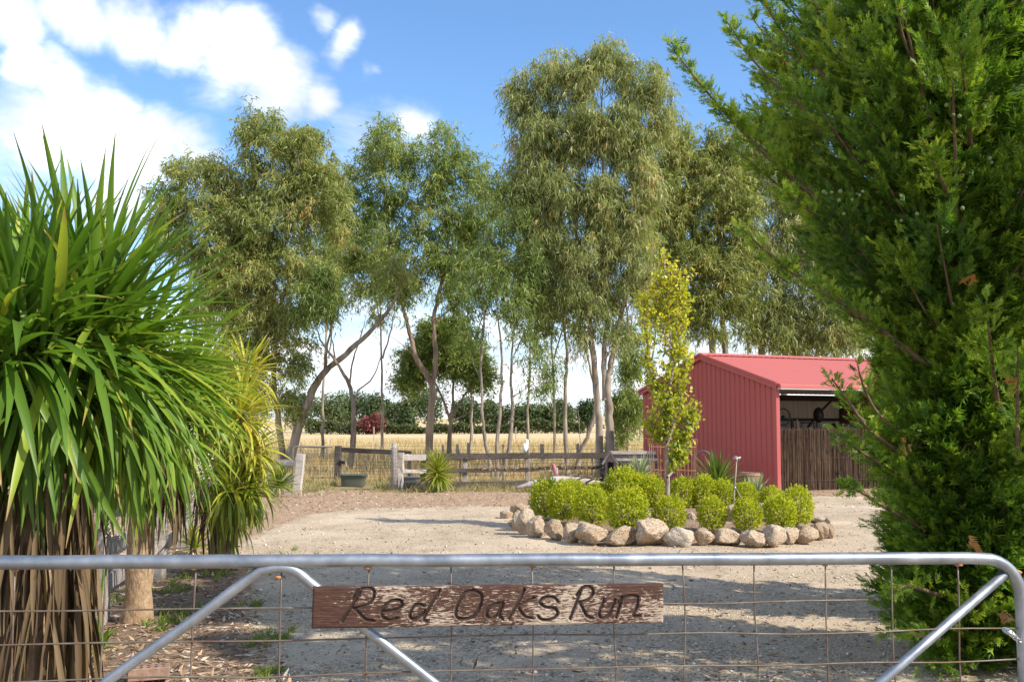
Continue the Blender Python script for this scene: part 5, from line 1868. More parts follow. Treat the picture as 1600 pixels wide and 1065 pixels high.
zc = lambda x, y: (780 + x * .3875, 660 + y * .3872)
rk = [(75, 395, 22, 40, 'dark-sided rock at the extreme left end of the ring'), (108, 398, 34, 52, 'tall brown rock second from the left end of the ring'), (152, 415, 40, 46, 'big brown upright rock at the left corner, in front of the first shrub'),
      (225, 430, 38, 40, 'squat brown rock right of the big upright corner rock'), (290, 442, 36, 36, 'small rounded rock left of the broad flat-topped one'), (378, 445, 56, 42, 'broad tan rock below the third shrub'),
      (492, 455, 61, 35, 'low wide pale rock left of the largest orange-tan boulder'), (613, 442, 70, 52, 'largest orange-tan boulder at the front centre of the ring'), (730, 461, 60, 37, 'wide pale boulder right of the largest one'),
      (833, 461, 44, 33, 'round pitted rock in front of the shrub right of the sapling'), (925, 461, 55, 31, 'low long pale rock below the inner standing stone'), (1030, 465, 48, 33, 'pale rounded rock below the shrub by the tripod'),
      (1110, 456, 46, 42, 'tan pointed rock below the second last front shrub'), (1178, 451, 36, 33, 'small angular rock near the right end of the front row'), (1240, 447, 44, 34, 'grey streaked rock beside the right corner of the ring'),
      (1293, 432, 36, 38, 'smooth tan upright rock at the right corner of the ring'), (1332, 424, 24, 40, 'narrow rock closing the right end of the ring'), (1288, 389, 30, 16, 'dark flat rock set behind the right corner'),
      (600, 365, 28, 32, 'pale inner stone left of the sapling, between two shrubs'), (770, 385, 25, 36, 'pinkish inner stone right of the sapling shrub'), (938, 372, 30, 40, 'pale upright inner stone left of the tripod'), (1062, 345, 18, 20, 'small pale inner stone just right of the tripod'),
      (330, 420, 26, 22, 'small inner rock wedged behind the broad tan rock'), (980, 440, 26, 24, 'small inner rock behind the low long pale rock')]
for k, (x, y, rx, ry, lb) in enumerate(rk):
    px, py = zc(x, y)
    a, b_ = rx * .3875, ry * .3872
    inner = k >= 18
    zb = .13 if inner else 0.0
    Y = (EYE - zb) * FPX / (py + b_ * .93 - 665.0)
    if inner:
        Y = {18: 15.3, 19: 15.2, 20: 15.2, 21: 16.1, 22: 14.5, 23: 14.2}[k]
    c = P(px, py, Y)
    m = mpp(Y)
    o = link('rock', rock_mesh(k + 3, 1, 1, 1), None, (c.x, c.y + a * m * .5, c.z - .16 * b_ * m))
    o.scale = (a * m * 1.24, a * m * 1.15, b_ * m * 1.2)
    o.rotation_euler = (random.uniform(-.15, .15), random.uniform(-.15, .15), random.uniform(0, 6) if abs(rx - ry) < 12 else random.choice((0, PI)) + random.uniform(-.3, .3))
    tag(o, lb, 'rock', 'rocks ringing the island bed')
# back half of the ring, mostly hidden by the shrubs
for k, an in enumerate(np.linspace(.25, PI - .25, 12)):
    x, y = BED_C[0] + BED_R[0] * math.cos(an), BED_C[1] + BED_R[1] * math.sin(an)
    r_ = random.uniform(.13, .2)
    o = link('rock', rock_mesh(60 + k), None, (x, y, r_ * .5))
    o.scale = (r_, r_, r_ * .85)
    tag(o, 'rock of the ring at the back of the island bed, hidden behind the shrubs', 'rock', 'rocks at the back of the island bed')

# ------------------------------------------------------------------ timber rail fence
fence = thing('rail_fence', 'dark weathered timber post-and-rail fence across the back of the yard', 'fence', (P(790, 760, 25.8).x, 25.8, 0))


def ground_at(px, Y, z=0):
    p_ = P(px, 700, Y)
    return Vector((p_.x, Y, z))


f0, f1 = ground_at(626, 25.2), ground_at(948, 27.2)
fd = (f1 - f0)


def fpt(t, z):
    return f0 + fd * t + Vector((0, 0, z))


def t_at(px):
    u = (px - 800) / FPX
    return (u * f0.y - f0.x) / (fd.x - u * fd.y)


HT = .88
MB().beam(fpt(0, -.1), fpt(0, HT + .05), .2, .16, .006, 6, up=(1, 0, 0)).build('post', M_wood_pale, fence)
for q, wd, ht, mt in ((727, .09, .74, M_wood_grey), (824, .22, HT + .02, M_wood_grey), (941, .16, HT + .02, M_wood_dark), (662, .12, .8, M_wood_dark)):
    t = t_at(q)
    MB().beam(fpt(t, -.1) + Vector((0, .06, 0)), fpt(t, ht) + Vector((0, .06, 0)), wd, .12, .005, 5, up=(1, 0, 0)).build('post', mt, fence)
for (z, hgt) in ((HT - .06, .15), (.47, .09), (.10, .16)):
    edges = [0.0, t_at(668), t_at(840), 1.0]
    for k in range(3):
        a, b_ = edges[k], edges[k + 1] + (.006 if k < 2 else 0)
        yo = Vector((0, -.03 - .012 * (k % 2), 0))
        MB().beam(fpt(a, z + random.uniform(-.015, .015)) + yo, fpt(b_, z + random.uniform(-.02, .02)) + yo, .05, hgt, .006, 8).build('rail', M_wood_pale if (k == 0 and z > .3) else M_wood_dark, fence)
for z in (.2, .32, .62, .7):
    MB().tube([fpt(0, z) + Vector((0, .14, 0)), fpt(.5, z - .01) + Vector((0, .14, 0)), fpt(1, z) + Vector((0, .14, 0))], .004, 4).build('wire', M_fwire, fence)
for q in (719, 786, 925):
    t = t_at(q)
    MB().beam(fpt(t, -.1) + Vector((0, .16, 0)), fpt(t, HT + .12) + Vector((0, .16, 0)), .03, .03, .001, 2, up=(1, 0, 0)).build('star_post', M_fwire, fence)
n = 900                                            # dead creeper lying along the middle rail
t = rng.uniform(.36, 1, n)
pts = np.array([list(fpt(a, .52)) for a in t]) + rng.normal(0, .02, (n, 3)) + [0, -.06, 0]
V, F, var = leaf_quads(pts, rdir(n) + [0, 0, -.2], rdir(n), rng.uniform(.04, .1, n), rng.uniform(.01, .02, n), rng.random(n))
tag(np_obj('dry_creeper', V, F, M_litter, fence, {'var': var}), kind='stuff')


def mesh_panel(mb, a, b_, z0, z1, nx_, nz_, r_):
    a, b_ = Vector(a), Vector(b_)
    for k in range(nx_ + 1):
        q = a + (b_ - a) * k / nx_
        mb.tube([q + Vector((0, 0, z0)), q + Vector((0, 0, z1))], r_, 4, False)
    for k in range(nz_ + 1):
        z = z0 + (z1 - z0) * k / nz_
        mb.tube([a + Vector((0, 0, z)), b_ + Vector((0, 0, z))], r_, 4, False)
    return mb


# mesh gate at left and its post
YG = 29.5
g0, g1 = ground_at(458, YG), ground_at(524, YG)
mg = thing('mesh_gate', 'low galvanised mesh gate between the leaning trunk and the dark square post', 'gate', (g0 + g1) / 2)
fr_ = [g0 + Vector((0, 0, .08)), g0 + Vector((0, 0, .95)), g0 + Vector((.08, 0, 1.0)), g1 + Vector((-.1, 0, .99)), g1 + Vector((0, 0, .92)), g1 + Vector((0, 0, .08)), g0 + Vector((0, 0, .08))]
MB().tube(fr_, .022, 8).build('frame_pipe', M_fwire, mg)
mesh_panel(MB(), g0 + Vector((.02, 0, 0)), g1 - Vector((.02, 0, 0)), .1, .95, 12, 9, .004).build('wire_mesh', M_fwire, mg)
pst = thing('fence_post', 'dark square timber post right of the mesh gate', 'post', ground_at(528, 29.2))
q = ground_at(528.5, 29.2)
MB().beam(q + Vector((0, 0, -.1)), q + Vector((0, 0, 1.02)), .2, .18, .006, 5, up=(1, 0, 0)).build('post', M_wood_dark, pst)
MB().box(ground_at(535, 29.1, .55), (.16, .05, .1)).build('latch', M_black, pst)
MB().tube([ground_at(530, 29.08, .58), ground_at(539, 29.05, .58)], .02, 6).build('bolt', M_black, pst)
# panel with top timber right of it
h0, h1 = ground_at(534, 28.8), ground_at(643, 28.2)
pn = thing('mesh_fence', 'wire mesh fence panel with a dark timber top rail behind the teal trough', 'fence', (h0 + h1) / 2)
MB().beam(h0 + Vector((0, 0, .92)), h1 + Vector((0, 0, .83)), .08, .13, .005, 6).build('rail', M_wood_dark, pn)
mesh_panel(MB(), h0 + Vector((0, .05, 0)), ground_at(612, 28.4) + Vector((0, .05, 0)), .05, .84, 14, 9, .004).build('wire_mesh', M_fwire, pn)
q = ground_at(640, 28.2)
MB().beam(q + Vector((0, .06, -.1)), q + Vector((0, .06, .86)), .13, .1, .005, 4, up=(1, 0, 0)).build('post', M_wood_dark, pn)
wp = thing('fence_post', 'weathered round post wrapped in wire mesh beside the pale corner post of the rail fence', 'post', ground_at(616, 25.0))
q = ground_at(616, 25.0)
MB().tube([q + Vector((0, 0, -.1)), q + Vector((.01, 0, .6)), q + Vector((0, 0, 1.17))], [.08, .075, .07], 10, wob=.05).build('post', M_wood_grey, wp)
mb = MB()
for k in range(12):
    z = .06 + .09 * k
    mb.tube([q + Vector((.1 * math.cos(a), .1 * math.sin(a), z)) for a in np.linspace(0, 2 * PI, 11)], .004, 4, False)
for a in np.linspace(0, 2 * PI, 9)[:-1]:
    mb.tube([q + Vector((.1 * math.cos(a), .1 * math.sin(a), .04)), q + Vector((.1 * math.cos(a), .1 * math.sin(a), 1.06))], .004, 4, False)
mb.build('wire_mesh', M_fwire, wp)

# old paddock fence, posts and wire
pf = thing('wire_fence', 'old wire paddock fence on grey split posts behind the rail fence', 'fence', ground_at(790, 40))
fps = [(470, 0), (588, 0), (693, .6), (716, 1), (731.5, 1), (786, 0), (848, 1.6), (903, 1), (964, 1), (1030, 1)]
for k, (q, s_) in enumerate(fps):
    p_ = ground_at(q, 38 + .004 * q)
    wd = {0: .06, .6: .09, 1: .15, 1.6: .2}[s_]
    MB().beam(p_ + Vector((0, 0, -.1)), p_ + Vector((random.uniform(-.04, .04), 0, .9 + random.uniform(-.05, .09))), wd, wd * .8, .008, 5, up=(1, 0, 0)).build('post', M_wood_grey, pf)
for z in (.2, .35, .5, .65, .8):
    MB().tube([ground_at(440, 39.6, z), ground_at(716, 40.7, z - .02), ground_at(1050, 42.0, z)], .006, 4).build('wire', M_fwire, pf)
bar = thing('hitching_rail', 'single grey rail on short legs standing in the straw beyond the mesh gate', 'rail', ground_at(490, 48))
MB().beam(ground_at(467, 48, .62), ground_at(513, 48, .56), .1, .09, .006, 5).build('rail', M_wood_grey, bar)
for q in (470, 511):
    MB().beam(ground_at(q, 48, -.1), ground_at(q, 48, .58), .08, .08, .004, 2, up=(1, 0, 0)).build('leg', M_wood_grey, bar)
for q, lb in ((584, 'thin lone stake far out in the straw paddock, left of the red-brown trunk'), (806, 'thin lone stake far out in the straw paddock at centre')):
    t_ = thing('stake', lb, 'stake', ground_at(q, 110))
    MB().beam(ground_at(q, 110, -.1), ground_at(q, 110, 1.5), .11, .11, .004, 2, up=(1, 0, 0)).build('post', M_wood_grey, t_)

# left boundary fence running away behind the palms
lf = thing('paling_fence', 'grey timber boundary fence running back behind the palms on the left', 'fence', (-3.5, 10, 0))
lp = [(-2.9, 5.6), (-3.42, 8.35), (-3.8, 10.8), (-4.25, 13.2)]
for k, (x, y) in enumerate(lp):
    last = k == len(lp) - 1
    MB().beam((x, y, -.1), (x + random.uniform(-.02, .02), y, 1.0), .19, .14, .005, 6, up=(0, 1, 0)).build('post', M_wood_grey, lf)
for a, b_ in zip(lp[:-1], lp[1:]):
    for z in (.28, .56, .84):
        MB().beam((a[0], a[1], z + random.uniform(-.02, .02)), (b_[0], b_[1], z + random.uniform(-.02, .02)), .045, .13, .004, 5).build('rail', M_wood_grey, lf)
cf = thing('rail_fence', 'short pale rail fence ending in a leaning post beside the yellow-green palm clump', 'fence', ground_at(466, 23.5))
e0, e1 = ground_at(464, 23.5), ground_at(330, 24.2)
MB().beam(e0 + Vector((0, 0, -.1)), e0 + Vector((.1, 0, .95)), .2, .16, .005, 6, up=(0, 1, 0)).build('post', M_wood_pale, cf)
MB().beam(e1 + Vector((0, 0, -.1)), e1 + Vector((0, 0, .95)), .2, .16, .005, 6, up=(0, 1, 0)).build('post', M_wood_pale, cf)
for z in (.36, .74):
    MB().beam(e0 + Vector((0, 0, z)), e1 + Vector((0, 0, z)), .05, .14, .005, 4).build('rail', M_wood_pale, cf)

# brick edging and the loose brick
edg = thing('brick_edging', 'row of pale bricks on edge along the garden bed at the left fence', 'edging', ground_at(440, 22.9))
mb = MB()
mb.box((0, 0, 0), (.105, .075, .21), cham=.006)
bm_ = mb.mesh('brick', M_brickpale)
for k in range(14):
    q = ground_at(397 + k * 5.6, 23.0 + .006 * k)
    put = link('brick', bm_, edg, q + Vector((0, 0, .055 + random.uniform(-.012, .012))))
    put.rotation_euler = (random.gauss(0, .03), random.gauss(0, .05), random.gauss(0, .06) + PI / 2 * 0)
    put.scale = (.76, 1, .85)
mb = MB()
q = G(232, 1061)
brk = thing('brick', 'loose perforated red-brown brick lying on the ground behind the gate stay', 'brick', (q.x, q.y, 0))
mb.box((q.x, q.y, .045), (.25, .12, .076), rz=.35, cham=.004)
mb.build('body', M_brick, brk)
mb = MB()
M3 = Matrix.Rotation(.35, 3, 'Z')
for a in range(5):
    for b_ in (-1, 1):
        v = Vector((q.x, q.y, .0838)) + M3 @ Vector((-.088 + a * .044, b_ * .026, 0))
        mb.add([v + M3 @ Vector((.012 * math.cos(t), .012 * math.sin(t), 0)) for t in np.linspace(0, 2 * PI, 9)[:-1]], [tuple(range(8))])
mb.build('hole_shade', M_shade_fill, brk)  # flat dark discs painted for the shade down the perforations

# ------------------------------------------------------------------ trough, tub, log, cubby, barrel
def tub(name, label, c, L, Wd, H, mat, cat):
    root = thing(name, label, cat, c)
    n_ = 28
    rows = [(.86, 0), (.9, .02), (.98, H * .8), (1.0, H * .86), (1.07, H * .88), (1.07, H), (1.0, H), (.96, H * .5), (.85, .06)]
    V, F = [], []
    for s_, z in rows:
        for k in range(n_):
            a = 2 * PI * k / n_
            ca, sa = math.cos(a), math.sin(a)
            V.append((c[0] + s_ * L / 2 * math.copysign(abs(ca) ** .45, ca), c[1] + s_ * Wd / 2 * math.copysign(abs(sa) ** .45, sa), c[2] + z))
    for r_ in range(len(rows) - 1):
        for k in range(n_):
            F.append((r_ * n_ + k, r_ * n_ + (k + 1) % n_, (r_ + 1) * n_ + (k + 1) % n_, (r_ + 1) * n_ + k))
    F.append(tuple((len(rows) - 1) * n_ + k for k in range(n_)))
    mb = MB()
    mb.add(V, F, True)
    mb.build('body', mat, root)
    mb = MB()
    pts = [(c[0] + 1.07 * L / 2 * math.copysign(abs(math.cos(a)) ** .45, math.cos(a)), c[1] + 1.07 * Wd / 2 * math.copysign(abs(math.sin(a)) ** .45, math.sin(a)), c[2] + H) for a in np.linspace(0, 2 * PI, 41)]
    mb.tube(pts, .016, 6, False).build('rim', mat, root)
    return root


q = ground_at(553, 26.7)
tub('water_trough', 'dark teal plastic water trough on the grass in front of the mesh fence', (q.x, q.y, 0), .66, .5, .30, M_teal, 'trough')
q = ground_at(643, 27.6)
tub('water_tub', 'small blue-grey tub half hidden behind the bright round yucca', (q.x, q.y, 0), .5, .4, .2, M_bluetub, 'tub')
lg = thing('driftwood_log', 'bleached fallen log with branch stubs lying in front of the rail fence', 'log', ground_at(880, 25.0))
pts = smooth_path([P(806, 762, 24.6), P(838, 754, 24.7), P(868, 749.5, 24.9), P(905, 751, 25.2), P(935, 756, 25.4), P(960, 762, 25.4)], 6)
MB().tube(pts, np.interp(np.arange(len(pts)), [0, 4, 15, len(pts) - 1], [.03, .075, .10, .07]), 10, wob=.08).build('trunk', M_log, lg)
for a, b_, r_ in (((880, 752, 25.1), (905, 738, 25.3), .03), ((895, 752, 25.1), (925, 744, 25.0), .028), ((915, 754, 25.2), (940, 746, 25.0), .03), ((850, 756, 24.7), (845, 763, 24.5), .025), ((900, 753, 25.1), (890, 744, 24.9), .02)):
    MB().tube(smooth_path([P(*a), (P(*a) + P(*b_)) / 2 + Vector((0, 0, .03)), P(*b_)], 3), np.linspace(r_, r_ * .4, 7), 7, wob=.08).build('branch', M_bark_dark if r_ > .021 else M_log, lg)

# timber cubby with shingled roof
YK = 26.4
kb = thing('cubby_house', 'small weathered timber cubby with a board roof and open doorway beside the shed', 'kennel', ground_at(968, YK))
kx0, kx1 = ground_at(946, YK).x, ground_at(962, YK).x
kd = 1.0
ew, ez = .66, .92
kc = (kx0 + kx1) / 2
KW = kx1 - kx0 + .04
# long side faces the camera-right, gable end on the left with the doorway, turned a little
KR = R(-18)
Mk = Matrix.Rotation(KR, 3, 'Z')
k0 = Vector((kc, YK, 0))


def K(x, y, z):
    return k0 + Mk @ Vector((x, y, z))


HW = .17
for k in range(7):                                                   # side boards
    MB().beam(K(HW, 0.02, .05 + k * .088 + .04), K(HW + kd, .02, .05 + k * .088 + .04), .025, .094, .003, 4).build('board', M_wood_kennel, kb)
for k in range(7):                                                   # gable boards either side of the doorway
    for x0_, x1_ in ((-HW, -.07), (.07, HW)):
        MB().beam(K(x0_, -.0, .09 + k * .088), K(x1_, .0, .09 + k * .088), .022, .086, .002, 2).build('board', M_wood_kennel, kb)
MB().add([K(-HW, -.012, .66), K(HW, -.012, .66), K(0, -.012, .90)], [(0, 1, 2)]).build('gable_board', M_wood_kennel, kb)
MB().box(K(0, .05, .33), (.16, .01, .62), M=Mk).build('doorway', M_shade_fill, kb)  # dark panel, its colour stands in for the shade inside the cubby
MB().beam(K(-HW - .05, -.03, .60), K(.0, -.03, .93), .03, .055, .002, 2).build('barge_board', M_wood_pale, kb)
MB().beam(K(HW + .05, -.03, .60), K(.0, -.03, .93), .03, .055, .002, 2).build('barge_board', M_wood_pale, kb)
for x0_ in (-.075, .075):
    MB().beam(K(x0_, -.015, .04), K(x0_, -.015, .66), .025, .025, .001, 2, up=(1, 0, 0)).build('door_jamb', M_wood_dark, kb)
for x0_ in (-HW, HW):
    MB().beam(K(x0_, .0, .0), K(x0_, .0, .64), .04, .04, .002, 2, up=(1, 0, 0)).build('corner_post', M_wood_dark, kb)
for sgn in (-1, 1):
    for k in range(3):
        za, zb = .60 + k * .11, .60 + (k + 1) * .11 + .02
        xa, xb = sgn * (HW + .06) * (1 - k / 3), sgn * (HW + .06) * (1 - (k + 1) / 3)
        V = []
        for y in (-.06, kd + .45) if sgn > 0 else (-.06, kd + .05):
            V += [K(xa if sgn < 0 else xa, y, za), K(xb, y, zb)] if sgn < 0 else [K(xa, y * 0 - .06, za), K(xb, y * 0 - .06, zb)]
        if sgn > 0:
            continue
        MB().add(V, [(0, 1, 3, 2)]).build('roof_board', M_wood_dark, kb)
# the roof plane over the long side, one board per course
for k in range(4):
    t0, t1 = k / 4, (k + 1) / 4
    p0, p1 = K(HW + .10, -.06, .59), K(0, -.06, .94)
    p2_, p3_ = K(HW + kd + .1, .02, .60), K(HW + kd - .02, .20, .94)
    a, b_, c2, d2 = p0.lerp(p1, t0), p0.lerp(p1, t1 + .02), p2_.lerp(p3_, t0), p2_.lerp(p3_, t1 + .02)
    lift = Vector((0, -.012, .012))
    MB().add([a + lift, c2 + lift, d2, b_, a - lift, c2 - lift, d2 - lift * 2, b_ - lift * 2], [(0, 1, 2, 3), (7, 6, 5, 4), (0, 4, 5, 1), (1, 5, 6, 2), (2, 6, 7, 3), (3, 7, 4, 0)]).build('roof_board', M_wood_grey if k % 2 else M_wood_dark, kb)
MB().add([K(HW, .03, .04), K(HW + kd, .03, .04), K(HW + kd, .6, .04), K(HW + kd, .6, .62), K(HW + kd, .03, .62)], [(1, 2, 3, 4)]).build('end_board', M_wood_kennel, kb)

brl = thing('barrel', 'half oak barrel with rusty hoops standing against the shed wall', 'barrel', P(1172, 772, 21.6))
q = P(1172, 772, 21.6)
q.z = 0
MB().lathe([(.001, 0), (.2, 0), (.225, .2), (.235, .33), (.228, .46), (.215, .60), (.19, .605), (.185, .58), (.001, .58)], q, 22).build('body', M_oak, brl)
for z, r_ in ((.08, .212), (.33, .239), (.37, .238), (.55, .222)):
    MB().lathe([(r_, z - .02), (r_ + .004, z - .02), (r_ + .004, z + .02), (r_, z + .02)], q, 22).build('hoop', M_rust, brl)

# rusty obelisk trellises behind the sapling
for cx, Yt, lb in ((1072, 20.4, 'rusty wire trellis with curled finials just right of the sapling trunk'), (1030, 20.6, 'rusty wire trellis half hidden left of the sapling trunk')):
    q = ground_at(cx, Yt)
    tr = thing('trellis', lb, 'trellis', q, 'wire trellises behind the sapling')
    H_ = 1.22
    for k in range(8):
        a = 2 * PI * k / 8
        b_ = q + Vector((.17 * math.cos(a), .17 * math.sin(a), 0))
        tp = q + Vector((.20 * math.cos(a), .20 * math.sin(a), H_))
        curl = [tp + Vector((math.cos(a) * .035 * math.sin(t) , math.sin(a) * .035 * math.sin(t), .06 * (1 - math.cos(t)))) for t in np.linspace(0, 2.4 * PI / 2, 6)]
        MB().tube([b_, (b_ + tp) / 2, tp] + curl, .0065, 5).build('bar', M_rust, tr)
    for z, r_ in ((.25, .18), (.7, .19), (H_ - .05, .20)):
        MB().tube([q + Vector((r_ * math.cos(a), r_ * math.sin(a), z)) for a in np.linspace(0, 2 * PI, 19)], .006, 5, False).build('ring', M_rust, tr)
ar = thing('garden_hoop', 'dark curved steel hoop leaning on the shed wall behind the large yucca', 'hoop', ground_at(1098, 23.5))
q0, q1 = P(1083, 765, 22.6), P(1112, 765, 22.6)
pts = [P(1083, 765, 22.6)]
for t in np.linspace(PI, 0, 12):
    pts.append(P(1098 + 15 * math.cos(t), 722 - 18 * math.sin(t), 22.8))
pts.append(P(1113, 765, 22.6))
MB().tube(pts, .022, 6).build('arch', M_frame, ar)
MB().tube([P(1083, 745, 22.6), P(1113, 745, 22.6)], .015, 6).build('cross_bar', M_rust, ar)

# tripod sprinkler
q = P(1149, 793, 16.4)
tp = thing('tripod_sprinkler', 'galvanised tripod sprinkler stand with a brass head among the clipped shrubs', 'sprinkler', (q.x, q.y, .2))
hub = P(1148, 762, 16.4)
topp = P(1151, 719, 16.4)
MB().tube([P(1147, 788, 16.4), hub, topp], .011, 8).build('riser', M_fwire, tp)
for dx, dy in ((-.05, -.12), (.19, -.06), (.02, .2)):
    MB().tube([hub + Vector((0, 0, .03)), (hub.x + dx * 1.1, hub.y + dy, .2)], .009, 7).build('leg', M_fwire, tp)
MB().lathe([(.001, -.02), (.024, -.02), (.028, .01), (.001, .03)], hub, 10).build('collar', M_galv, tp)
mb = MB()
mb.tube([topp, topp + Vector((0, 0, .05))], [.02, .016], 8)
mb.build('head', M_gutter, tp)
MB().tube([topp + Vector((-.06, 0, .03)), topp + Vector((.07, 0, .05))], .013, 7).build('nozzle', M_gutter, tp)
MB().tube([topp + Vector((-.05, 0, .05)), topp + Vector((-.01, 0, .07)), topp + Vector((.05, 0, .02))], .007, 6).build('arm', M_gutter, tp)

# ------------------------------------------------------------------ birds
def bird(label, c, s, body, wing, face=1, cat='cockatoo', name='cockatoo'):
    """a perched parrot: one body surface with head, folded wings, tail, beak, feet"""
    root = thing(name, label, cat, c)
    c = Vector(c)
    prof = [(0, .0, .030), (-.02, .03, .055), (-.012, .09, .075), (.004, .15, .078), (.02, .21, .062), (.036, .25, .045), (.045, .285, .047), (.046, .32, .042), (.04, .345, .02)]
    pts = [c + Vector((face * x, 0, z)) * s for x, z, r in prof]
    mb = MB()
    mb.tube(pts, [r * s for _, _, r in prof], 12)
    mb.build('body', body, root)
    for sg in (-1, 1):
        mb = MB()
        M_ = Matrix.Rotation(face * R(-14), 3, 'Y')
        mb.ball(c + Vector((face * -.02, sg * .055, .13)) * s, (.045 * s, .026 * s, .115 * s), 2, M_)
        mb.build('wing', wing, root)
        mb = MB()
        mb.ball(c + Vector((face * .066, sg * .033, .305)) * s, .009 * s, 1)
        mb.build('eye', M_horn, root)
        MB().tube([c + Vector((face * .0, sg * .025, .03)) * s, c + Vector((face * .012, sg * .028, -.01)) * s], .010 * s, 6).build('foot', M_horn, root)
    V = [c + Vector(v) * s for v in ((face * -.03, -.04, .06), (face * -.03, .04, .06), (face * -.085, .03, -.12), (face * -.085, -.03, -.12), (face * -.045, -.04, .05), (face * -.045, .04, .05), (face * -.10, .03, -.12), (face * -.10, -.03, -.12))]
    MB().add(V, [(0, 1, 2, 3), (7, 6, 5, 4), (0, 4, 5, 1), (1, 5, 6, 2), (2, 6, 7, 3), (3, 7, 4, 0)]).build('tail', wing, root)
    MB().tube([c + Vector((face * .078, 0, .315)) * s, c + Vector((face * .108, 0, .305)) * s, c + Vector((face * .112, 0, .275)) * s], [.018 * s, .014 * s, .003 * s], 7).build('beak', M_horn, root)
    V = [c + Vector(v) * s for v in ((face * .05, 0, .35), (face * .0, .012, .40), (face * .01, 0, .34), (face * .0, -.012, .40))]
    MB().add(V, [(0, 1, 2), (0, 2, 3), (0, 3, 1)]).build('crest', body, root)


t = t_at(821)
bird('white cockatoo perched on the thick post of the rail fence', fpt(t, HT + .025) + Vector((0, .04, 0)), .98, M_white, M_white, 1)
gq = P(868, 747.5, 24.9)
bird('pink and grey galah perched on the bleached log', (gq.x, gq.y, gq.z + .07), .85, M_pink, M_fgrey, -1, 'galah', 'galah')

# ------------------------------------------------------------------ grass, litter, gravel: what nobody could count
def in_view_x(y, n, margin=1.12):
    return rng.uniform(-1, 1, n) * y * (800 / FPX) * margin


n = 62000
y = 28.3 * (95 / 28.3) ** (rng.random(n) ** 1.15)
x = in_view_x(y, n, 1.05)
k = ~((x > 3.2) & (y < 38))
x, y = x[k], y[k]
n = len(x)
hgt = (.22 + .22 * (np.sin(x * .8 + y * .3) * np.sin(y * .55 + 1) > -.2) + rng.normal(0, .07, n)).clip(.1, .7) * np.interp(y, [28, 34, 95], [.65, 1, 1.3])
pos = np.stack([x, y, far_z(x, y) + 0 * x], 1)
lean = rng.normal(0, .32, (n, 2))
tip = pos + np.concatenate([lean * hgt[:, None], hgt[:, None]], 1)
s_ = rdir(n) * [1, 1, 0] * np.interp(y, [28, 95], [.012, .035])[:, None]
V = np.stack([pos - s_, pos + s_, tip], 1).reshape(-1, 3)
F = np.arange(3 * n).reshape(-1, 3)
tag(np_obj('straw_grass', V, F, M_straw, attrs={'var': np.repeat(np.clip(.5 + .18 * np.sin(x * .25 + y * .15) + rng.normal(0, .2, n), 0, 1), 3)}), kind='stuff')
# short green-brown grass along the fence line
n = 26000
y = rng.uniform(24.3, 29.0, n)
x = rng.uniform(-7.5, 3.4, n)
k = ~((np.abs(x - P(553, 745, 26).x) < .6) & (y < 27.2))
x, y = x[k], y[k]
n = len(x)
hgt = rng.uniform(.03, .11, n) * (1 + 1.0 * (np.sin(x * 2.3) * np.sin(y * 1.9) > .3))
pos = np.stack([x, y, ground_z(x, y) - .005], 1)
tip = pos + np.concatenate([rng.normal(0, .6, (n, 2)) * hgt[:, None], hgt[:, None]], 1)
s_ = rdir(n) * [1, 1, 0] * .011
V = np.stack([pos - s_, pos + s_, tip], 1).reshape(-1, 3)
tag(np_obj('short_grass', V, np.arange(3 * n).reshape(-1, 3), M_short, attrs={'var': np.repeat(rng.random(n), 3)}), kind='stuff')
# weeds in the left bed
cs = [(262, 968, 22, 500), (430, 1000, 16, 260), (420, 880, 40, 420), (300, 900, 30, 250), (60, 1000, 30, 200), (345, 895, 20, 200), (270, 925, 15, 160), (460, 770, 60, 300), (230, 880, 15, 200), (180, 940, 20, 240), (415, 1055, 15, 160), (400, 945, 12, 120)]
pv = []
for px, py, r_, n in cs:
    g_ = G(px, py)
    m = mpp(g_.y)
    nn = n // 14
    for _ in range(nn):
        cx, cy = g_.x + random.gauss(0, r_ * m), g_.y + random.gauss(0, r_ * m * 2)
        a = rng.uniform(0, 2 * PI, 14)
        pv.append(np.stack([cx + .015 * np.cos(a), cy + .015 * np.sin(a), np.full(14, float(ground_z(cx, cy)))], 1))
pos = np.concatenate(pv)
n = len(pos)
V, F, var = leaf_quads(pos, rng.normal(0, .7, (n, 3)) * [1, 1, 0] + [0, 0, .8], rdir(n), rng.uniform(.03, .10, n), rng.uniform(.006, .014, n), rng.random(n))
tag(np_obj('weeds', V, F, M_weed, attrs={'var': var}), kind='stuff')
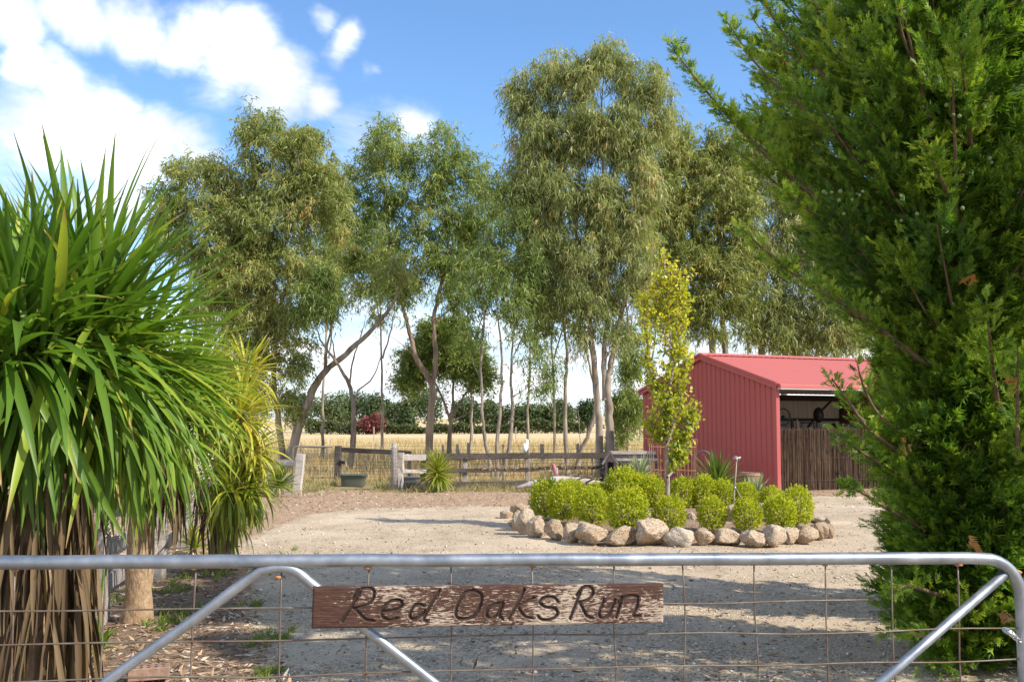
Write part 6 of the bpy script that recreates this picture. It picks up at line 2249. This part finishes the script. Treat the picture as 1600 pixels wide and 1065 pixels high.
# fallen leaves and bark
n = 36000
y = np.concatenate([6.0 / (1 - rng.random(n // 2) * .55), rng.uniform(18.5, 25.8, n // 3), 9 + 16 * rng.random(n - n // 2 - n // 3)])
x = in_view_x(y, n, 1.05)
dl = drive_left(y)
pr = np.where(x < dl, 1.0, np.where(y > np.interp(x, [-3.5, 0, 3, 6, 14], [19, 20, 21.3, 22.4, 24]), .8, .07))
pr = np.where(bed_r(x, y) < 1.0, 0.9, pr)
k = rng.random(n) < pr
x, y = x[k], y[k]
n = len(x)
bz = np.where(bed_r(x, y) < 1, .24 * (1 - np.minimum(bed_r(x, y), 1) ** 3), 0)
pos = np.stack([x, y, ground_z(x, y) * (bz == 0) + bz + .008], 1)
d = rng.normal(size=(n, 3)) * [1, 1, .22]
nr = norm(rng.normal(size=(n, 3)) * .35 + [0, 0, 1])
V, F, var = leaf_quads(pos, d, nr, rng.uniform(.04, .11, n), rng.uniform(.012, .03, n), rng.random(n))
tag(np_obj('leaf_litter', V, F, M_litter, attrs={'var': var}), kind='stuff')
# loose stones of the drive
n = 24000
y = 5.7 / (1 - rng.random(n) * .76)
x = in_view_x(y, n, 1.05)
k = (x > drive_left(y) - .3 * rng.random(n)) & (bed_r(x, y) > 1.02) & (x < 8)
x, y = x[k], y[k]
n = len(x)
sz = rng.gamma(3.0, .0019, n).clip(.003, .022) * np.interp(y, [6, 24], [1, 1.5])
T = np.array([[1, 0, 0], [0, 1, 0], [-1, 0, 0], [0, -1, 0], [0, 0, .8], [0, 0, -.8]], float)
TF = np.array([[0, 1, 4], [1, 2, 4], [2, 3, 4], [3, 0, 4], [1, 0, 5], [2, 1, 5], [3, 2, 5], [0, 3, 5]])
a = rng.uniform(0, 2 * PI, n)
ca, sa = np.cos(a), np.sin(a)
T_ = T[None] * (1 + rng.normal(0, .22, (n, 6, 3)))
V = np.stack([T_[..., 0] * ca[:, None] - T_[..., 1] * sa[:, None], T_[..., 0] * sa[:, None] + T_[..., 1] * ca[:, None], T_[..., 2]], -1) * sz[:, None, None]
V = V + np.stack([x, y, ground_z(x, y) + sz * .35], 1)[:, None]
F = (np.arange(n)[:, None, None] * 6 + TF[None]).reshape(-1, 3)
tag(np_obj('gravel', V.reshape(-1, 3), F, M_stone, attrs={'var': np.repeat(rng.random(n), 6)}), kind='stuff')
print('tris', sum(sum(len(p.vertices) - 2 for p in m.polygons) if len(m.polygons) < 2000 else len(m.polygons) * (1 if m.polygons[0].loop_total == 3 else 2) for m in bpy.data.meshes))
